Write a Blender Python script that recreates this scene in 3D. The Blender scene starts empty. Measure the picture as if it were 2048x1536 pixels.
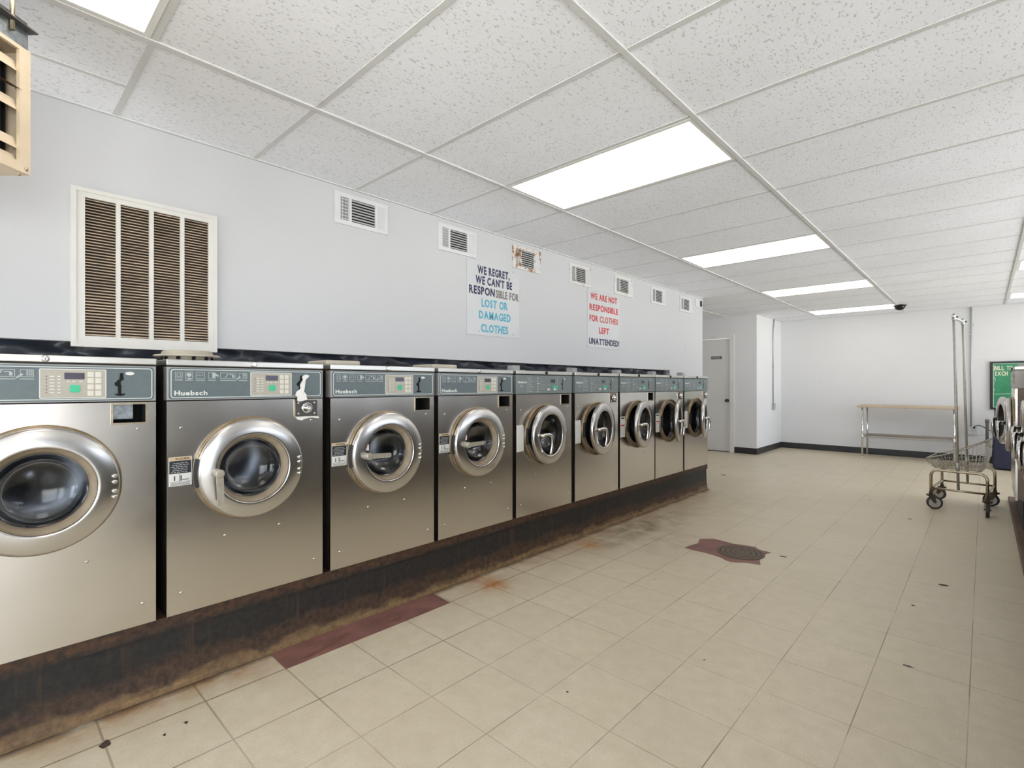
import bpy, bmesh, math, random
from mathutils import Vector, Matrix
C = bpy.context
SC = C.scene
COL = SC.collection
PI = math.pi
rnd = random.Random(7)

# ------------------------------------------------------------------ camera, world, exposure
cd = bpy.data.cameras.new('camera')
cam = bpy.data.objects.new('camera', cd); COL.objects.link(cam)
F_PX = 1007.8
cd.sensor_width = 36.0
cd.lens = 36.0 * F_PX / 2048
cd.shift_y = (771.03 - 768) / 2048
cd.clip_start = 0.02
YAW = 0.7529
cam.location = (0, 0, 1.209)
cam.rotation_euler = (PI / 2, 0, YAW)
SC.camera = cam

SC.view_settings.view_transform = 'Standard'
SC.view_settings.look = 'None'
SC.view_settings.gamma = 1.0
SC.view_settings.use_curve_mapping = False
SC.view_settings.exposure = 0.47

SKY = 6.5
LAMP = 2.0
w = bpy.data.worlds.new('daylight'); SC.world = w
w.use_nodes = True
wn = w.node_tree.nodes; wl = w.node_tree.links
bg = wn['Background']; bg.inputs['Strength'].default_value = SKY
tc = wn.new('ShaderNodeTexCoord'); sx = wn.new('ShaderNodeSeparateXYZ'); cr = wn.new('ShaderNodeValToRGB')
wl.new(tc.outputs['Generated'], sx.inputs[0])
mr = wn.new('ShaderNodeMapRange'); mr.inputs['From Min'].default_value = -1; mr.inputs['From Max'].default_value = 1
wl.new(sx.outputs['Z'], mr.inputs['Value']); wl.new(mr.outputs[0], cr.inputs[0]); wl.new(cr.outputs[0], bg.inputs['Color'])
cr.color_ramp.elements[0].position = 0.47; cr.color_ramp.elements[0].color = (1.42, 1.36, 1.33, 1)
cr.color_ramp.elements[1].position = 0.53; cr.color_ramp.elements[1].color = (0.86, 0.89, 1.0, 1)

def portal(name, loc, rot, sx_, sy_):
    l = bpy.data.lights.new(name, 'AREA'); l.shape = 'RECTANGLE'; l.size = sx_; l.size_y = sy_
    l.cycles.is_portal = True
    o = bpy.data.objects.new(name, l); o.location = loc; o.rotation_euler = rot; COL.objects.link(o)

# ------------------------------------------------------------------ colour and material helpers
def lin(r, g=None, b=None):
    if g is None: g = b = r
    f = lambda v: (v / 255 / 12.92) if v / 255 <= 0.04045 else ((v / 255 + 0.055) / 1.055) ** 2.4
    return (f(r), f(g), f(b), 1)

def new_mat(name):
    m = bpy.data.materials.new(name); m.use_nodes = True
    return m, m.node_tree.nodes, m.node_tree.links, m.node_tree.nodes['Principled BSDF']

def simple(name, col, rough=0.5, metal=0.0, noise=0.06, scale=30.0, bump=0.0, spec=0.5):
    """plain procedural material with a little tonal noise"""
    m, n, l, b = new_mat(name)
    b.inputs['Roughness'].default_value = rough; b.inputs['Metallic'].default_value = metal
    b.inputs['Specular IOR Level'].default_value = spec
    t = n.new('ShaderNodeTexCoord'); nz = n.new('ShaderNodeTexNoise'); nz.inputs['Scale'].default_value = scale
    nz.inputs['Detail'].default_value = 4
    l.new(t.outputs['Object'], nz.inputs['Vector'])
    r = n.new('ShaderNodeValToRGB'); l.new(nz.outputs['Fac'], r.inputs[0])
    r.color_ramp.elements[0].position = 0.3; r.color_ramp.elements[1].position = 0.7
    r.color_ramp.elements[0].color = tuple(c * (1 - noise) for c in col[:3]) + (1,)
    r.color_ramp.elements[1].color = tuple(min(1, c * (1 + noise)) for c in col[:3]) + (1,)
    l.new(r.outputs[0], b.inputs['Base Color'])
    if bump:
        bp = n.new('ShaderNodeBump'); bp.inputs['Strength'].default_value = bump; bp.inputs['Distance'].default_value = 0.002
        l.new(nz.outputs['Fac'], bp.inputs['Height']); l.new(bp.outputs[0], b.inputs['Normal'])
    return m

class NB:
    """tiny node-building helper"""
    def __init__(s, nodes, links): s.n, s.l = nodes, links
    def math(s, op, a, b=None, c=None, clamp=False):
        x = s.n.new('ShaderNodeMath'); x.operation = op; x.use_clamp = clamp
        for i, v in enumerate((a, b, c)):
            if v is None: continue
            if isinstance(v, (int, float)): x.inputs[i].default_value = v
            else: s.l.new(v, x.inputs[i])
        return x.outputs[0]
    def noise(s, vec, scale, detail=4, rough=0.55):
        x = s.n.new('ShaderNodeTexNoise'); x.inputs['Scale'].default_value = scale
        x.inputs['Detail'].default_value = detail; x.inputs['Roughness'].default_value = rough
        s.l.new(vec, x.inputs['Vector']); return x.outputs['Fac']
    def mapping(s, vec, loc=(0, 0, 0), scale=(1, 1, 1)):
        x = s.n.new('ShaderNodeMapping'); x.inputs['Location'].default_value = loc; x.inputs['Scale'].default_value = scale
        s.l.new(vec, x.inputs['Vector']); return x.outputs[0]
    def ramp(s, fac, p0, c0, p1, c1):
        x = s.n.new('ShaderNodeValToRGB'); s.l.new(fac, x.inputs[0]); e = x.color_ramp.elements
        e[0].position, e[0].color, e[1].position, e[1].color = p0, c0, p1, c1
        return x.outputs[0]
    def rng(s, v, a, b, c=0.0, d=1.0):
        x = s.n.new('ShaderNodeMapRange'); x.inputs['From Min'].default_value = a; x.inputs['From Max'].default_value = b
        x.inputs['To Min'].default_value = c; x.inputs['To Max'].default_value = d
        s.l.new(v, x.inputs['Value']); return x.outputs[0]
    def mix(s, fac, a, b):
        x = s.n.new('ShaderNodeMix'); x.data_type = 'RGBA'
        if isinstance(fac, (int, float)): x.inputs['Factor'].default_value = fac
        else: s.l.new(fac, x.inputs['Factor'])
        for k, v in (('A', a), ('B', b)):
            i = [q for q in x.inputs if q.name == k and q.type == 'RGBA'][0]
            if isinstance(v, tuple): i.default_value = v
            else: s.l.new(v, i)
        return [q for q in x.outputs if q.type == 'RGBA'][0]
    def bump(s, h, strength, dist):
        x = s.n.new('ShaderNodeBump'); x.inputs['Strength'].default_value = strength; x.inputs['Distance'].default_value = dist
        s.l.new(h, x.inputs['Height']); return x.outputs[0]

def setup(name):
    m, n, l, b = new_mat(name); nb = NB(n, l)
    t = n.new('ShaderNodeTexCoord'); return m, n, l, b, nb, t.outputs['Object']

# --- floor: 12 inch vinyl tiles on the grid measured from the photograph
GX, GY, TILE = -2.1756, 1.8247, 0.3048
def make_floor_mat():
    m, n, l, b, nb, P = setup('vinyl_tile_floor')
    s = n.new('ShaderNodeSeparateXYZ'); l.new(P, s.inputs[0])
    x, y = s.outputs['X'], s.outputs['Y']
    ux = nb.math('DIVIDE', nb.math('SUBTRACT', x, GX - 40 * TILE), TILE)
    uy = nb.math('DIVIDE', nb.math('SUBTRACT', y, GY - 40 * TILE), TILE)
    def line(u, wdt):
        f = nb.math('FRACT', u); d = nb.math('MINIMUM', f, nb.math('SUBTRACT', 1.0, f))
        return nb.math('LESS_THAN', d, wdt)
    cell = n.new('ShaderNodeCombineXYZ'); l.new(nb.math('FLOOR', ux), cell.inputs[0]); l.new(nb.math('FLOOR', uy), cell.inputs[1])
    wn_ = n.new('ShaderNodeTexWhiteNoise'); wn_.noise_dimensions = '2D'; l.new(cell.outputs[0], wn_.inputs['Vector'])
    big = nb.noise(P, 1.6, 3); mid = nb.noise(P, 14, 5); fine = nb.noise(P, 140, 3, .7)
    streak = nb.noise(nb.mapping(P, scale=(60, 220, 1)), 1.0, 3)
    base = nb.ramp(nb.math('ADD', nb.math('MULTIPLY', mid, .5), nb.math('MULTIPLY', fine, .5)), .3, lin(187, 174, 148), .7, lin(215, 204, 182))
    base = nb.mix(nb.rng(big, .35, .7, 0, .35), base, lin(190, 176, 148))
    base = nb.mix(nb.rng(wn_.outputs['Value'], 0, 1, 0, .16), base, lin(180, 170, 150))
    base = nb.mix(nb.rng(streak, .58, .8, 0, .3), base, lin(160, 150, 128))
    # speckles
    vo = n.new('ShaderNodeTexVoronoi'); vo.inputs['Scale'].default_value = 55; l.new(P, vo.inputs['Vector'])
    base = nb.mix(nb.math('MULTIPLY', nb.math('LESS_THAN', vo.outputs['Distance'], .10), .35), base, lin(128, 116, 95))
    # joints: thin, fading in and out
    jn = nb.noise(P, 2.3, 2)
    near = nb.math('MULTIPLY', nb.rng(x, -2.2, -1.1, 1.0, 0.0), nb.rng(y, 3.2, 5.0, 1.0, 0.0))
    wl_ = nb.math('MULTIPLY_ADD', near, .006, .0062)
    jx, jy = line(ux, wl_), line(uy, wl_)
    joint = nb.math('MAXIMUM', nb.math('MULTIPLY', jx, .85), nb.math('MULTIPLY', jy, .6))
    jfade = nb.math('MULTIPLY', joint, nb.math('MAXIMUM', nb.rng(jn, .35, .62, .25, 1.0), nb.math('MULTIPLY', near, .95)))
    base = nb.mix(jfade, base, lin(112, 98, 74))
    # rust and dirt along the plinth
    rn = nb.noise(nb.mapping(P, scale=(1, 1, 1)), 5.5, 5, .65)
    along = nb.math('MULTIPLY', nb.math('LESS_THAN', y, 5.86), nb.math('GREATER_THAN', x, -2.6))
    edge = nb.math('MULTIPLY', nb.rng(x, -2.33, -2.02, 1.0, 0.0), along)
    rust = nb.math('MULTIPLY', nb.math('POWER', edge, 2.2), nb.rng(rn, .38, .72, 0, 1))
    base = nb.mix(nb.math('MULTIPLY', rust, .95, clamp=True), base, lin(142, 92, 40))
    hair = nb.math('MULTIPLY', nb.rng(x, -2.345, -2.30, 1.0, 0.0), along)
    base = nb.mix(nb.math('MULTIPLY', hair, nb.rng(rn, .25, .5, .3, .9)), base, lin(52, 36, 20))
    def blob(cx, cy, rx, ry, amp, col, bs):
        dx = nb.math('DIVIDE', nb.math('SUBTRACT', x, cx), rx); dy = nb.math('DIVIDE', nb.math('SUBTRACT', y, cy), ry)
        d2 = nb.math('ADD', nb.math('MULTIPLY', dx, dx), nb.math('MULTIPLY', dy, dy))
        g = nb.math('POWER', 2.718, nb.math('MULTIPLY', d2, -1.0))
        q = nb.noise(P, bs, 5, .65)
        return nb.mix(nb.math('MULTIPLY', nb.math('MULTIPLY', g, nb.rng(q, .35, .65, 0, 1)), amp), base, col)
    base = blob(-2.12, 3.9, .22, .75, .85, lin(104, 92, 62), 6)
    base = blob(-1.75, 3.7, .3, .4, .4, lin(120, 108, 78), 7)
    base = blob(-2.18, 2.15, .12, .10, 1.0, lin(168, 98, 30), 9)
    base = blob(-2.2, 3.2, .12, .12, .9, lin(172, 110, 45), 9)
    base = blob(-1.9, 5.3, .4, .8, .35, lin(150, 134, 96), 4)
    base = blob(-1.6, 8.3, 1.4, 1.0, .25, lin(150, 152, 140), 3)  # cool patch painted in for the far wall's reflection on the floor
    l.new(base, b.inputs['Base Color'])
    l.new(nb.rng(mid, .3, .7, .30, .46), b.inputs['Roughness'])
    b.inputs['Specular IOR Level'].default_value = .42
    h = nb.math('ADD', nb.math('MULTIPLY', joint, -1.0), nb.math('MULTIPLY', fine, .25))
    l.new(nb.bump(h, .25, .0015), b.inputs['Normal'])
    return m

def make_ceiling_mat():
    m, n, l, b, nb, P = setup('fissured_ceiling_tile')
    a = nb.noise(nb.mapping(P, scale=(1.0, .45, 1)), 125, 3, .5)
    c2 = nb.noise(P, 330, 2, .5)
    big = nb.noise(P, 1.3, 3)
    base = nb.ramp(big, .35, lin(236, 237, 241), .7, lin(243, 244, 250))
    fis = nb.rng(a, .60, .66, 0, 1)
    pin = nb.rng(c2, .66, .72, 0, 1)
    f = nb.math('MAXIMUM', fis, nb.math('MULTIPLY', pin, .6), clamp=True)
    base = nb.mix(nb.math('MULTIPLY', f, .40), base, lin(128, 127, 124))
    l.new(base, b.inputs['Base Color'])
    b.inputs['Roughness'].default_value = .9; b.inputs['Specular IOR Level'].default_value = .2
    h = nb.math('ADD', nb.math('MULTIPLY', f, -1), nb.math('MULTIPLY', nb.noise(P, 150, 3), .5))
    l.new(nb.bump(h, .3, .003), b.inputs['Normal'])
    return m

def make_wall_mat(name, col, block=False):
    m, n, l, b, nb, P = setup(name)
    big = nb.noise(P, .9, 3); fine = nb.noise(P, 160, 3)
    c0 = tuple(c * .965 for c in col[:3]) + (1,)
    base = nb.ramp(big, .3, c0, .7, col)
    h = nb.math('MULTIPLY', fine, .12)
    if block:
        s = n.new('ShaderNodeSeparateXYZ'); l.new(P, s.inputs[0])
        v = nb.math('DIVIDE', nb.math('ADD', s.outputs['Z'], 8 * .2032), .2032)
        row = nb.math('FLOOR', v); off = nb.math('MULTIPLY', nb.math('MODULO', row, 2.0), .5)
        u = nb.math('ADD', nb.math('DIVIDE', nb.math('ADD', nb.math('ADD', s.outputs['X'], s.outputs['Y']), 40.64), .4064), off)
        def g(q, wd):
            f = nb.math('FRACT', q); d = nb.math('MINIMUM', f, nb.math('SUBTRACT', 1, f)); return nb.rng(d, 0, wd, 1, 0)
        j = nb.math('MAXIMUM', g(v, .035), g(u, .018), clamp=True)
        h = nb.math('SUBTRACT', h, nb.math('MULTIPLY', j, .6))
        l.new(nb.bump(h, .35, .004), b.inputs['Normal'])
    else:
        l.new(nb.bump(h, .2, .002), b.inputs['Normal'])
    l.new(base, b.inputs['Base Color'])
    b.inputs['Roughness'].default_value = .55; b.inputs['Specular IOR Level'].default_value = .35
    return m

def make_steel(name, col, rough=.26, wave=1.0):
    m, n, l, b, nb, P = setup(name)
    big = nb.noise(P, 1.7, 2); mid = nb.noise(P, 6, 3)
    brush = nb.noise(nb.mapping(P, scale=(1, 2.0, 130)), 2.0, 3, .6)
    base = nb.ramp(nb.math('ADD', nb.math('MULTIPLY', mid, .7), nb.math('MULTIPLY', brush, .3)), .3, tuple(c * .95 for c in col[:3]) + (1,), .7, col)
    l.new(base, b.inputs['Base Color'])
    b.inputs['Metallic'].default_value = 1.0
    l.new(nb.rng(mid, .25, .75, rough - .015, rough + .02), b.inputs['Roughness'])
    l.new(nb.bump(big, .12 * wave, .02), b.inputs['Normal'])
    return m

def make_plinth_mat():
    m, n, l, b, nb, P = setup('rusty_black_plinth')
    s = n.new('ShaderNodeSeparateXYZ'); l.new(P, s.inputs[0]); z = s.outputs['Z']
    n1 = nb.noise(nb.mapping(P, scale=(1, 1, 1.6)), 5, 6, .65); n2 = nb.noise(P, 38, 5, .7)
    drip = nb.noise(nb.mapping(P, scale=(1, 22, 1.2)), 1.5, 4, .6)
    base = nb.ramp(n2, .3, lin(15, 14, 13), .75, lin(46, 41, 36))
    base = nb.mix(nb.rng(drip, .56, .72, 0, .55), base, lin(76, 54, 36))
    low = nb.math('MULTIPLY_ADD', nb.math('SUBTRACT', n1, .5), .18, z)
    base = nb.mix(nb.rng(low, .13, .085, 0, .92), base, nb.ramp(n2, .3, lin(42, 29, 20), .72, lin(84, 62, 45)))
    base = nb.mix(nb.math('MULTIPLY', nb.rng(low, .045, .02, 0, .9), nb.rng(n1, .3, .5, .5, 1)), base, nb.ramp(n2, .3, lin(104, 80, 50), .7, lin(140, 112, 76)))
    base = nb.mix(nb.math('MULTIPLY', nb.rng(z, .235, .262, 0, 1), nb.rng(n2, .4, .62, .2, .9)), base, lin(84, 54, 32))
    base = nb.mix(nb.rng(n1, .64, .75, 0, .6), base, lin(120, 70, 34))
    l.new(base, b.inputs['Base Color']); b.inputs['Roughness'].default_value = .62
    l.new(nb.bump(n2, .6, .004), b.inputs['Normal'])
    return m

def make_glass(name, tint, gloss=.9, rough=.03, cap=1.0):
    m = bpy.data.materials.new(name); m.use_nodes = True; n = m.node_tree.nodes; l = m.node_tree.links
    n.clear(); o = n.new('ShaderNodeOutputMaterial'); mx = n.new('ShaderNodeMixShader')
    tr = n.new('ShaderNodeBsdfTransparent'); tr.inputs[0].default_value = tint
    gl = n.new('ShaderNodeBsdfGlossy'); gl.inputs['Roughness'].default_value = rough; gl.inputs['Color'].default_value = (gloss, gloss, gloss, 1)
    fr = n.new('ShaderNodeFresnel'); fr.inputs['IOR'].default_value = 1.5
    cl = n.new('ShaderNodeMath'); cl.operation = 'MINIMUM'; cl.inputs[1].default_value = cap; l.new(fr.outputs[0], cl.inputs[0])
    l.new(cl.outputs[0], mx.inputs[0]); l.new(tr.outputs[0], mx.inputs[1]); l.new(gl.outputs[0], mx.inputs[2]); l.new(mx.outputs[0], o.inputs['Surface'])
    return m

def make_emit(name, col, strength):
    m, n, l, b, nb, P = setup(name)
    e = nb.ramp(nb.noise(P, 2.0, 2), .35, col, .7, tuple(min(1, c * 1.05) for c in col[:3]) + (1,))
    l.new(e, b.inputs['Emission Color']); b.inputs['Emission Strength'].default_value = strength
    b.inputs['Base Color'].default_value = (.85, .85, .85, 1)
    return m

def make_rust_paint(name, col, amount):
    m, n, l, b, nb, P = setup(name)
    a = nb.noise(P, 26, 5, .7)
    base = nb.mix(nb.rng(a, 1 - amount, 1 - amount + .07, 0, .95), col, nb.ramp(nb.noise(P, 90, 3), .3, lin(92, 52, 22), .7, lin(176, 118, 56)))
    l.new(base, b.inputs['Base Color']); b.inputs['Roughness'].default_value = .55
    return m

M = {}
M['floor'] = make_floor_mat()
M['ceil'] = make_ceiling_mat()
M['wall'] = make_wall_mat('painted_wall', lin(193, 193, 195))
M['block'] = make_wall_mat('painted_block_wall', lin(220, 220, 221), True)
M['grid'] = simple('white_tee_grid', lin(206, 206, 205), .45, noise=.03)
M['steel'] = make_steel('brushed_steel_front', lin(214, 209, 203), .23)
M['ringsteel'] = make_steel('door_steel', lin(204, 202, 200), .23, .3)
M['lidsteel'] = make_steel('lid_steel', lin(205, 203, 198), .35, .3)
M['chrome'] = simple('chrome', lin(214, 212, 208), .16, 1.0, .03)
M['dullchrome'] = simple('worn_chrome', lin(178, 166, 144), .32, 1.0, .18, 40)
M['lever'] = simple('worn_grey_lever', lin(172, 166, 152), .4, .45, .12, 40)
M['pole'] = simple('grey_pole_steel', lin(176, 174, 168), .35, .55, .08, 30)
M['gal'] = simple('galvanised_sheet', lin(150, 156, 160), .42, .9, .28, 60)
M['cab'] = simple('dark_brown_cabinet_paint', lin(40, 33, 27), .5, 0, .25, 14)
M['black'] = simple('black_rubber', lin(22, 21, 21), .6, 0, .2, 40)
M['void'] = simple('recess_shade_black', lin(14, 13, 13), .9, 0, .1)  # near black paints the shade inside openings, slots and ducts
M['tan'] = simple('tan_gasket', lin(140, 126, 106), .55, 0, .12, 22)
M['brownrim'] = simple('aged_rim_metal', lin(146, 128, 100), .36, .75, .2, 24)
M['drum'] = simple('wash_drum_steel', lin(150, 150, 150), .36, 1.0, .1, 20)
M['panelA'] = simple('grey_green_control_film', lin(92, 103, 106), .42, 0, .05, 40)
M['panelFrame'] = simple('grey_control_bezel', lin(150, 150, 148), .4, .3, .05, 30)
M['darkfront'] = make_steel('dull_dark_front', lin(120, 115, 117), .24)
M['cabR'] = simple('brown_grey_cabinet_paint', lin(124, 108, 95), .5, .1, .15, 14)
M['panelR'] = simple('pale_grey_control_film', lin(176, 172, 168), .42, 0, .05, 40)
M['panelB'] = simple('grey_control_film', lin(112, 121, 121), .42, 0, .05, 40)
M['line'] = simple('light_print', lin(206, 210, 206), .5, 0, .03)
M['dimprint'] = simple('grey_print', lin(168, 174, 172), .5, 0, .04)
M['keypad'] = simple('beige_keypad_film', lin(168, 162, 150), .45, 0, .04, 50)
M['display'] = simple('display_window', lin(74, 72, 84), .2, 0, .1, 60)
M['button'] = simple('pale_key', lin(206, 203, 192), .45, 0, .04)
M['green'] = simple('green_start_key', lin(58, 178, 136), .4, 0, .08, 60)
M['tape'] = simple('torn_white_tape', lin(222, 220, 214), .7, 0, .08, 80)
M['white'] = simple('white_sticker', lin(214, 213, 209), .55, 0, .03)
M['sticker_tan'] = simple('tan_sticker_header', lin(196, 168, 128), .55, 0, .08, 60)
M['sticker_dark'] = simple('dark_sticker_print', lin(36, 36, 42), .5, 0, .08)
M['pink'] = simple('pale_pink_sticker', lin(222, 204, 200), .55, 0, .05)
M['glass'] = make_glass('washer_door_glass', (.55, .58, .62, 1), .9, .12, .14)
M['window'] = make_glass('window_glass', (.93, .96, .96, 1), .9, .01)
M['plinth'] = make_plinth_mat()
M['plinthbrown'] = simple('brown_stained_plinth', lin(92, 72, 54), .65, 0, .3, 12, .2)
M['sheet'] = simple('black_plastic_sheet', lin(62, 68, 80), .3, 0, .25, 6, 0, .8)
M['beige'] = simple('beige_enamel', lin(214, 196, 170), .4, 0, .06, 10)
M['rustbrown'] = simple('rusty_louver', lin(96, 70, 54), .6, 0, .3, 20)
M['plasticbeige'] = simple('beige_plastic', lin(176, 168, 152), .5, 0, .05)
M['greyplastic'] = simple('grey_plastic', lin(150, 150, 148), .5, 0, .06)
M['grille'] = simple('white_grille_paint', lin(206, 204, 199), .45, 0, .03, 12)
M['slat'] = simple('dusty_grille_slat', lin(212, 192, 168), .6, 0, .3, 9)
M['filter'] = simple('brown_filter_recess_shade', lin(40, 31, 26), .9, 0, .5, 30)
M['vent'] = simple('white_vent_paint', lin(205, 205, 206), .45, 0, .02, 12)
M['ventrust'] = make_rust_paint('rusting_vent_paint', lin(206, 203, 199), .5)
M['ventrust2'] = make_rust_paint('spotted_vent_paint', lin(206, 204, 201), .42)
M['ventslat'] = simple('grey_vent_blade', lin(190, 190, 190), .4, .2, .06)
M['signpanel'] = simple('pale_acrylic_sign', lin(196, 198, 200), .18, 0, .02, 3)
M['navy'] = simple('navy_letter_paint', lin(36, 40, 74), .5, 0, .15, 60)
M['faded'] = simple('faded_letter_paint', lin(112, 106, 102), .55, 0, .2, 60)
M['teal'] = simple('teal_letter_paint', lin(74, 160, 182), .5, 0, .14, 60)
M['red'] = simple('red_letter_paint', lin(190, 52, 52), .5, 0, .15, 60)
M['rust_red'] = simple('faded_red_letter_paint', lin(186, 92, 78), .5, 0, .2, 60)
M['lamp'] = make_emit('fluorescent_diffuser', (1.0, .92, .85, 1), LAMP)
M['lampframe'] = simple('white_lamp_frame', lin(224, 223, 220), .4, 0, .02)
M['base'] = simple('black_cove_base', lin(42, 41, 42), .45, 0, .2, 12)
M['door'] = make_wall_mat('painted_door', lin(216, 216, 213))
M['frame'] = simple('painted_frame', lin(218, 217, 213), .45, 0, .04, 8)
M['signgrey'] = simple('dark_sign_plate', lin(70, 70, 72), .5, 0, .05)
M['conduit'] = simple('painted_conduit', lin(176, 178, 180), .4, .4, .05)
M['wood'] = simple('pale_wood_top', lin(190, 170, 146), .5, 0, .1, 12)
M['dome'] = simple('black_camera_dome', lin(12, 12, 14), .08, 0, .1)
M['bare'] = simple('bare_reddish_subfloor', lin(122, 84, 76), .6, 0, .2, 9, .2)
M['barebrown'] = simple('brown_adhesive', lin(108, 74, 60), .6, 0, .3, 14, .2)
M['drain'] = simple('brown_cast_drain', lin(98, 84, 72), .6, .3, .2, 40)
M['chip'] = simple('dark_floor_chip', lin(66, 54, 44), .8, 0, .3, 60)
M['navyvinyl'] = simple('navy_upholstery', lin(34, 38, 62), .6, 0, .2, 30)
M['charcoal'] = simple('charcoal_plastic', lin(74, 72, 72), .5, 0, .08)
M['posterframe'] = simple('black_poster_frame', lin(28, 28, 30), .4, 0, .1)
M['postergreen'] = simple('green_poster_print', lin(44, 134, 92), .4, 0, .16, 8)
M['posterpale'] = simple('pale_green_print', lin(186, 214, 192), .45, 0, .1, 20)
M['postercream'] = simple('cream_print', lin(232, 230, 200), .5, 0, .04)
M['cord'] = simple('black_cord', lin(44, 42, 42), .5, 0, .1)
M['tyre'] = simple('dark_wheel_rubber', lin(52, 50, 48), .6, 0, .15, 40)
M['hub'] = simple('grey_wheel_hub', lin(176, 172, 164), .45, .2, .08, 30)
M['caster'] = simple('rusty_caster_steel', lin(82, 70, 58), .5, .6, .3, 40)
M['wire'] = simple('bright_wire', lin(158, 151, 138), .36, .75, .12, 60)

# ------------------------------------------------------------------ mesh helpers
def box(bm, x0, x1, y0, y1, z0, z1, mi=0, bev=0):
    vs = [bm.verts.new(p) for p in ((x0, y0, z0), (x1, y0, z0), (x1, y1, z0), (x0, y1, z0), (x0, y0, z1), (x1, y0, z1), (x1, y1, z1), (x0, y1, z1))]
    fs = []
    for f in ((0, 3, 2, 1), (4, 5, 6, 7), (0, 1, 5, 4), (1, 2, 6, 5), (2, 3, 7, 6), (3, 0, 4, 7)):
        q = bm.faces.new([vs[i] for i in f]); q.material_index = mi; fs.append(q)
    if bev:
        es = list({e for f in fs for e in f.edges})
        r = bmesh.ops.bevel(bm, geom=es, offset=bev, segments=2, affect='EDGES', profile=.5)
        for f in r['faces']: f.material_index = mi
    return vs

def basis(d):
    d = Vector(d).normalized()
    a = Vector((0, 0, 1)) if abs(d.z) < .9 else Vector((1, 0, 0))
    u = d.cross(a).normalized(); return u, d.cross(u).normalized()

def tube(bm, pts, r, seg=8, mi=0, cap=True):
    pts = [Vector(p) for p in pts]; rings = []
    rr = r if isinstance(r, (list, tuple)) else [r] * len(pts)
    u = None
    for i, p in enumerate(pts):
        d = (pts[min(i + 1, len(pts) - 1)] - pts[max(i - 1, 0)]).normalized()
        if u is None: u, v = basis(d)
        else:
            u = (u - d * u.dot(d)).normalized(); v = d.cross(u)
        rings.append([bm.verts.new(p + (u * math.cos(2 * PI * k / seg) + v * math.sin(2 * PI * k / seg)) * rr[i]) for k in range(seg)])
    for a, b_ in zip(rings, rings[1:]):
        for k in range(seg):
            f = bm.faces.new((a[k], a[(k + 1) % seg], b_[(k + 1) % seg], b_[k])); f.material_index = mi; f.smooth = seg > 5
    if cap:
        for q, rev in ((rings[0], True), (rings[-1], False)):
            f = bm.faces.new(q[::-1] if rev else q); f.material_index = mi

def cyl(bm, a, b_, r, seg=16, mi=0): tube(bm, [a, b_], r, seg, mi)

def lathe_x(bm, prof, cy, cz, seg=64, mi=0, a0=0, a1=2 * PI, closed_end=False):
    """prof: list of (radius, x); turned about the X axis through (cy, cz)"""
    full = abs(a1 - a0 - 2 * PI) < 1e-6
    nn = seg if full else seg + 1
    rings = []
    for r, x in prof:
        if r < 1e-6: rings.append([bm.verts.new((x, cy, cz))]); continue
        rings.append([bm.verts.new((x, cy + r * math.cos(a0 + (a1 - a0) * k / seg), cz + r * math.sin(a0 + (a1 - a0) * k / seg))) for k in range(nn)])
    for A, B in zip(rings, rings[1:]):
        for k in range(seg):
            k2 = (k + 1) % nn
            if len(A) == 1: vs = (A[0], B[k2], B[k])
            elif len(B) == 1: vs = (A[k], A[k2], B[0])
            else: vs = (A[k], A[k2], B[k2], B[k])
            try:
                f = bm.faces.new(vs); f.material_index = mi; f.smooth = True
            except ValueError: pass

def poly(bm, pts, thick, mi=0):
    """extruded polygon: pts 3D planar list, thick a 3D vector"""
    t = Vector(thick); a = [bm.verts.new(p) for p in pts]; b_ = [bm.verts.new(Vector(p) + t) for p in pts]
    n = len(pts)
    fs = [bm.faces.new(a[::-1]), bm.faces.new(b_)]
    for k in range(n): fs.append(bm.faces.new((a[k], a[(k + 1) % n], b_[(k + 1) % n], b_[k])))
    for f in fs: f.material_index = mi

def mesh_of(name, bm, mats, smooth_angle=None):
    bmesh.ops.recalc_face_normals(bm, faces=bm.faces[:])
    me = bpy.data.meshes.new(name); bm.to_mesh(me); bm.free()
    for m in (mats if isinstance(mats, (list, tuple)) else [mats]): me.materials.append(M[m] if isinstance(m, str) else m)
    return me

CACHE = {}
def part(name, builder, mats, parent=None, key=None, label=None, loc=None, rz=None, kind=None):
    """one mesh object; builder(bm) fills a bmesh; key shares the mesh between copies"""
    if key and key in CACHE: me = CACHE[key]
    else:
        bm = bmesh.new(); builder(bm); me = mesh_of(name, bm, mats)
        if key: CACHE[key] = me
    o = bpy.data.objects.new(name, me); COL.objects.link(o)
    if parent: o.parent = parent
    if loc: o.location = loc
    if rz: o.rotation_euler = (0, 0, rz)
    if label: o['label'] = label
    if kind: o['kind'] = kind
    return o

def thing(name, label, cat, loc=(0, 0, 0), rz=0, group=None):
    o = bpy.data.objects.new(name, None); o.empty_display_size = .1; COL.objects.link(o)
    o.location = loc; o.rotation_euler = (0, 0, rz); o['label'] = label; o['category'] = cat
    if group: o['group'] = group
    return o

def tag(o, label, cat, group=None):
    o['label'] = label; o['category'] = cat
    if group: o['group'] = group
    return o

def struct(name, builder, mats, parent=None):
    o = part(name, builder, mats, parent)
    if not parent: o['kind'] = 'structure'
    return o

def glyphs(text, bold=.0):
    """bmesh of one line of lettering in the XY plane, with its bounds"""
    cu = bpy.data.curves.new('t', 'FONT'); cu.body = text; cu.size = 1; cu.offset = bold; cu.extrude = .0; cu.resolution_u = 3
    o = bpy.data.objects.new('t', cu); COL.objects.link(o); C.view_layer.update()
    me = bpy.data.meshes.new_from_object(o.evaluated_get(C.evaluated_depsgraph_get()))
    bpy.data.objects.remove(o); bpy.data.curves.remove(cu)
    return me

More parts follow.
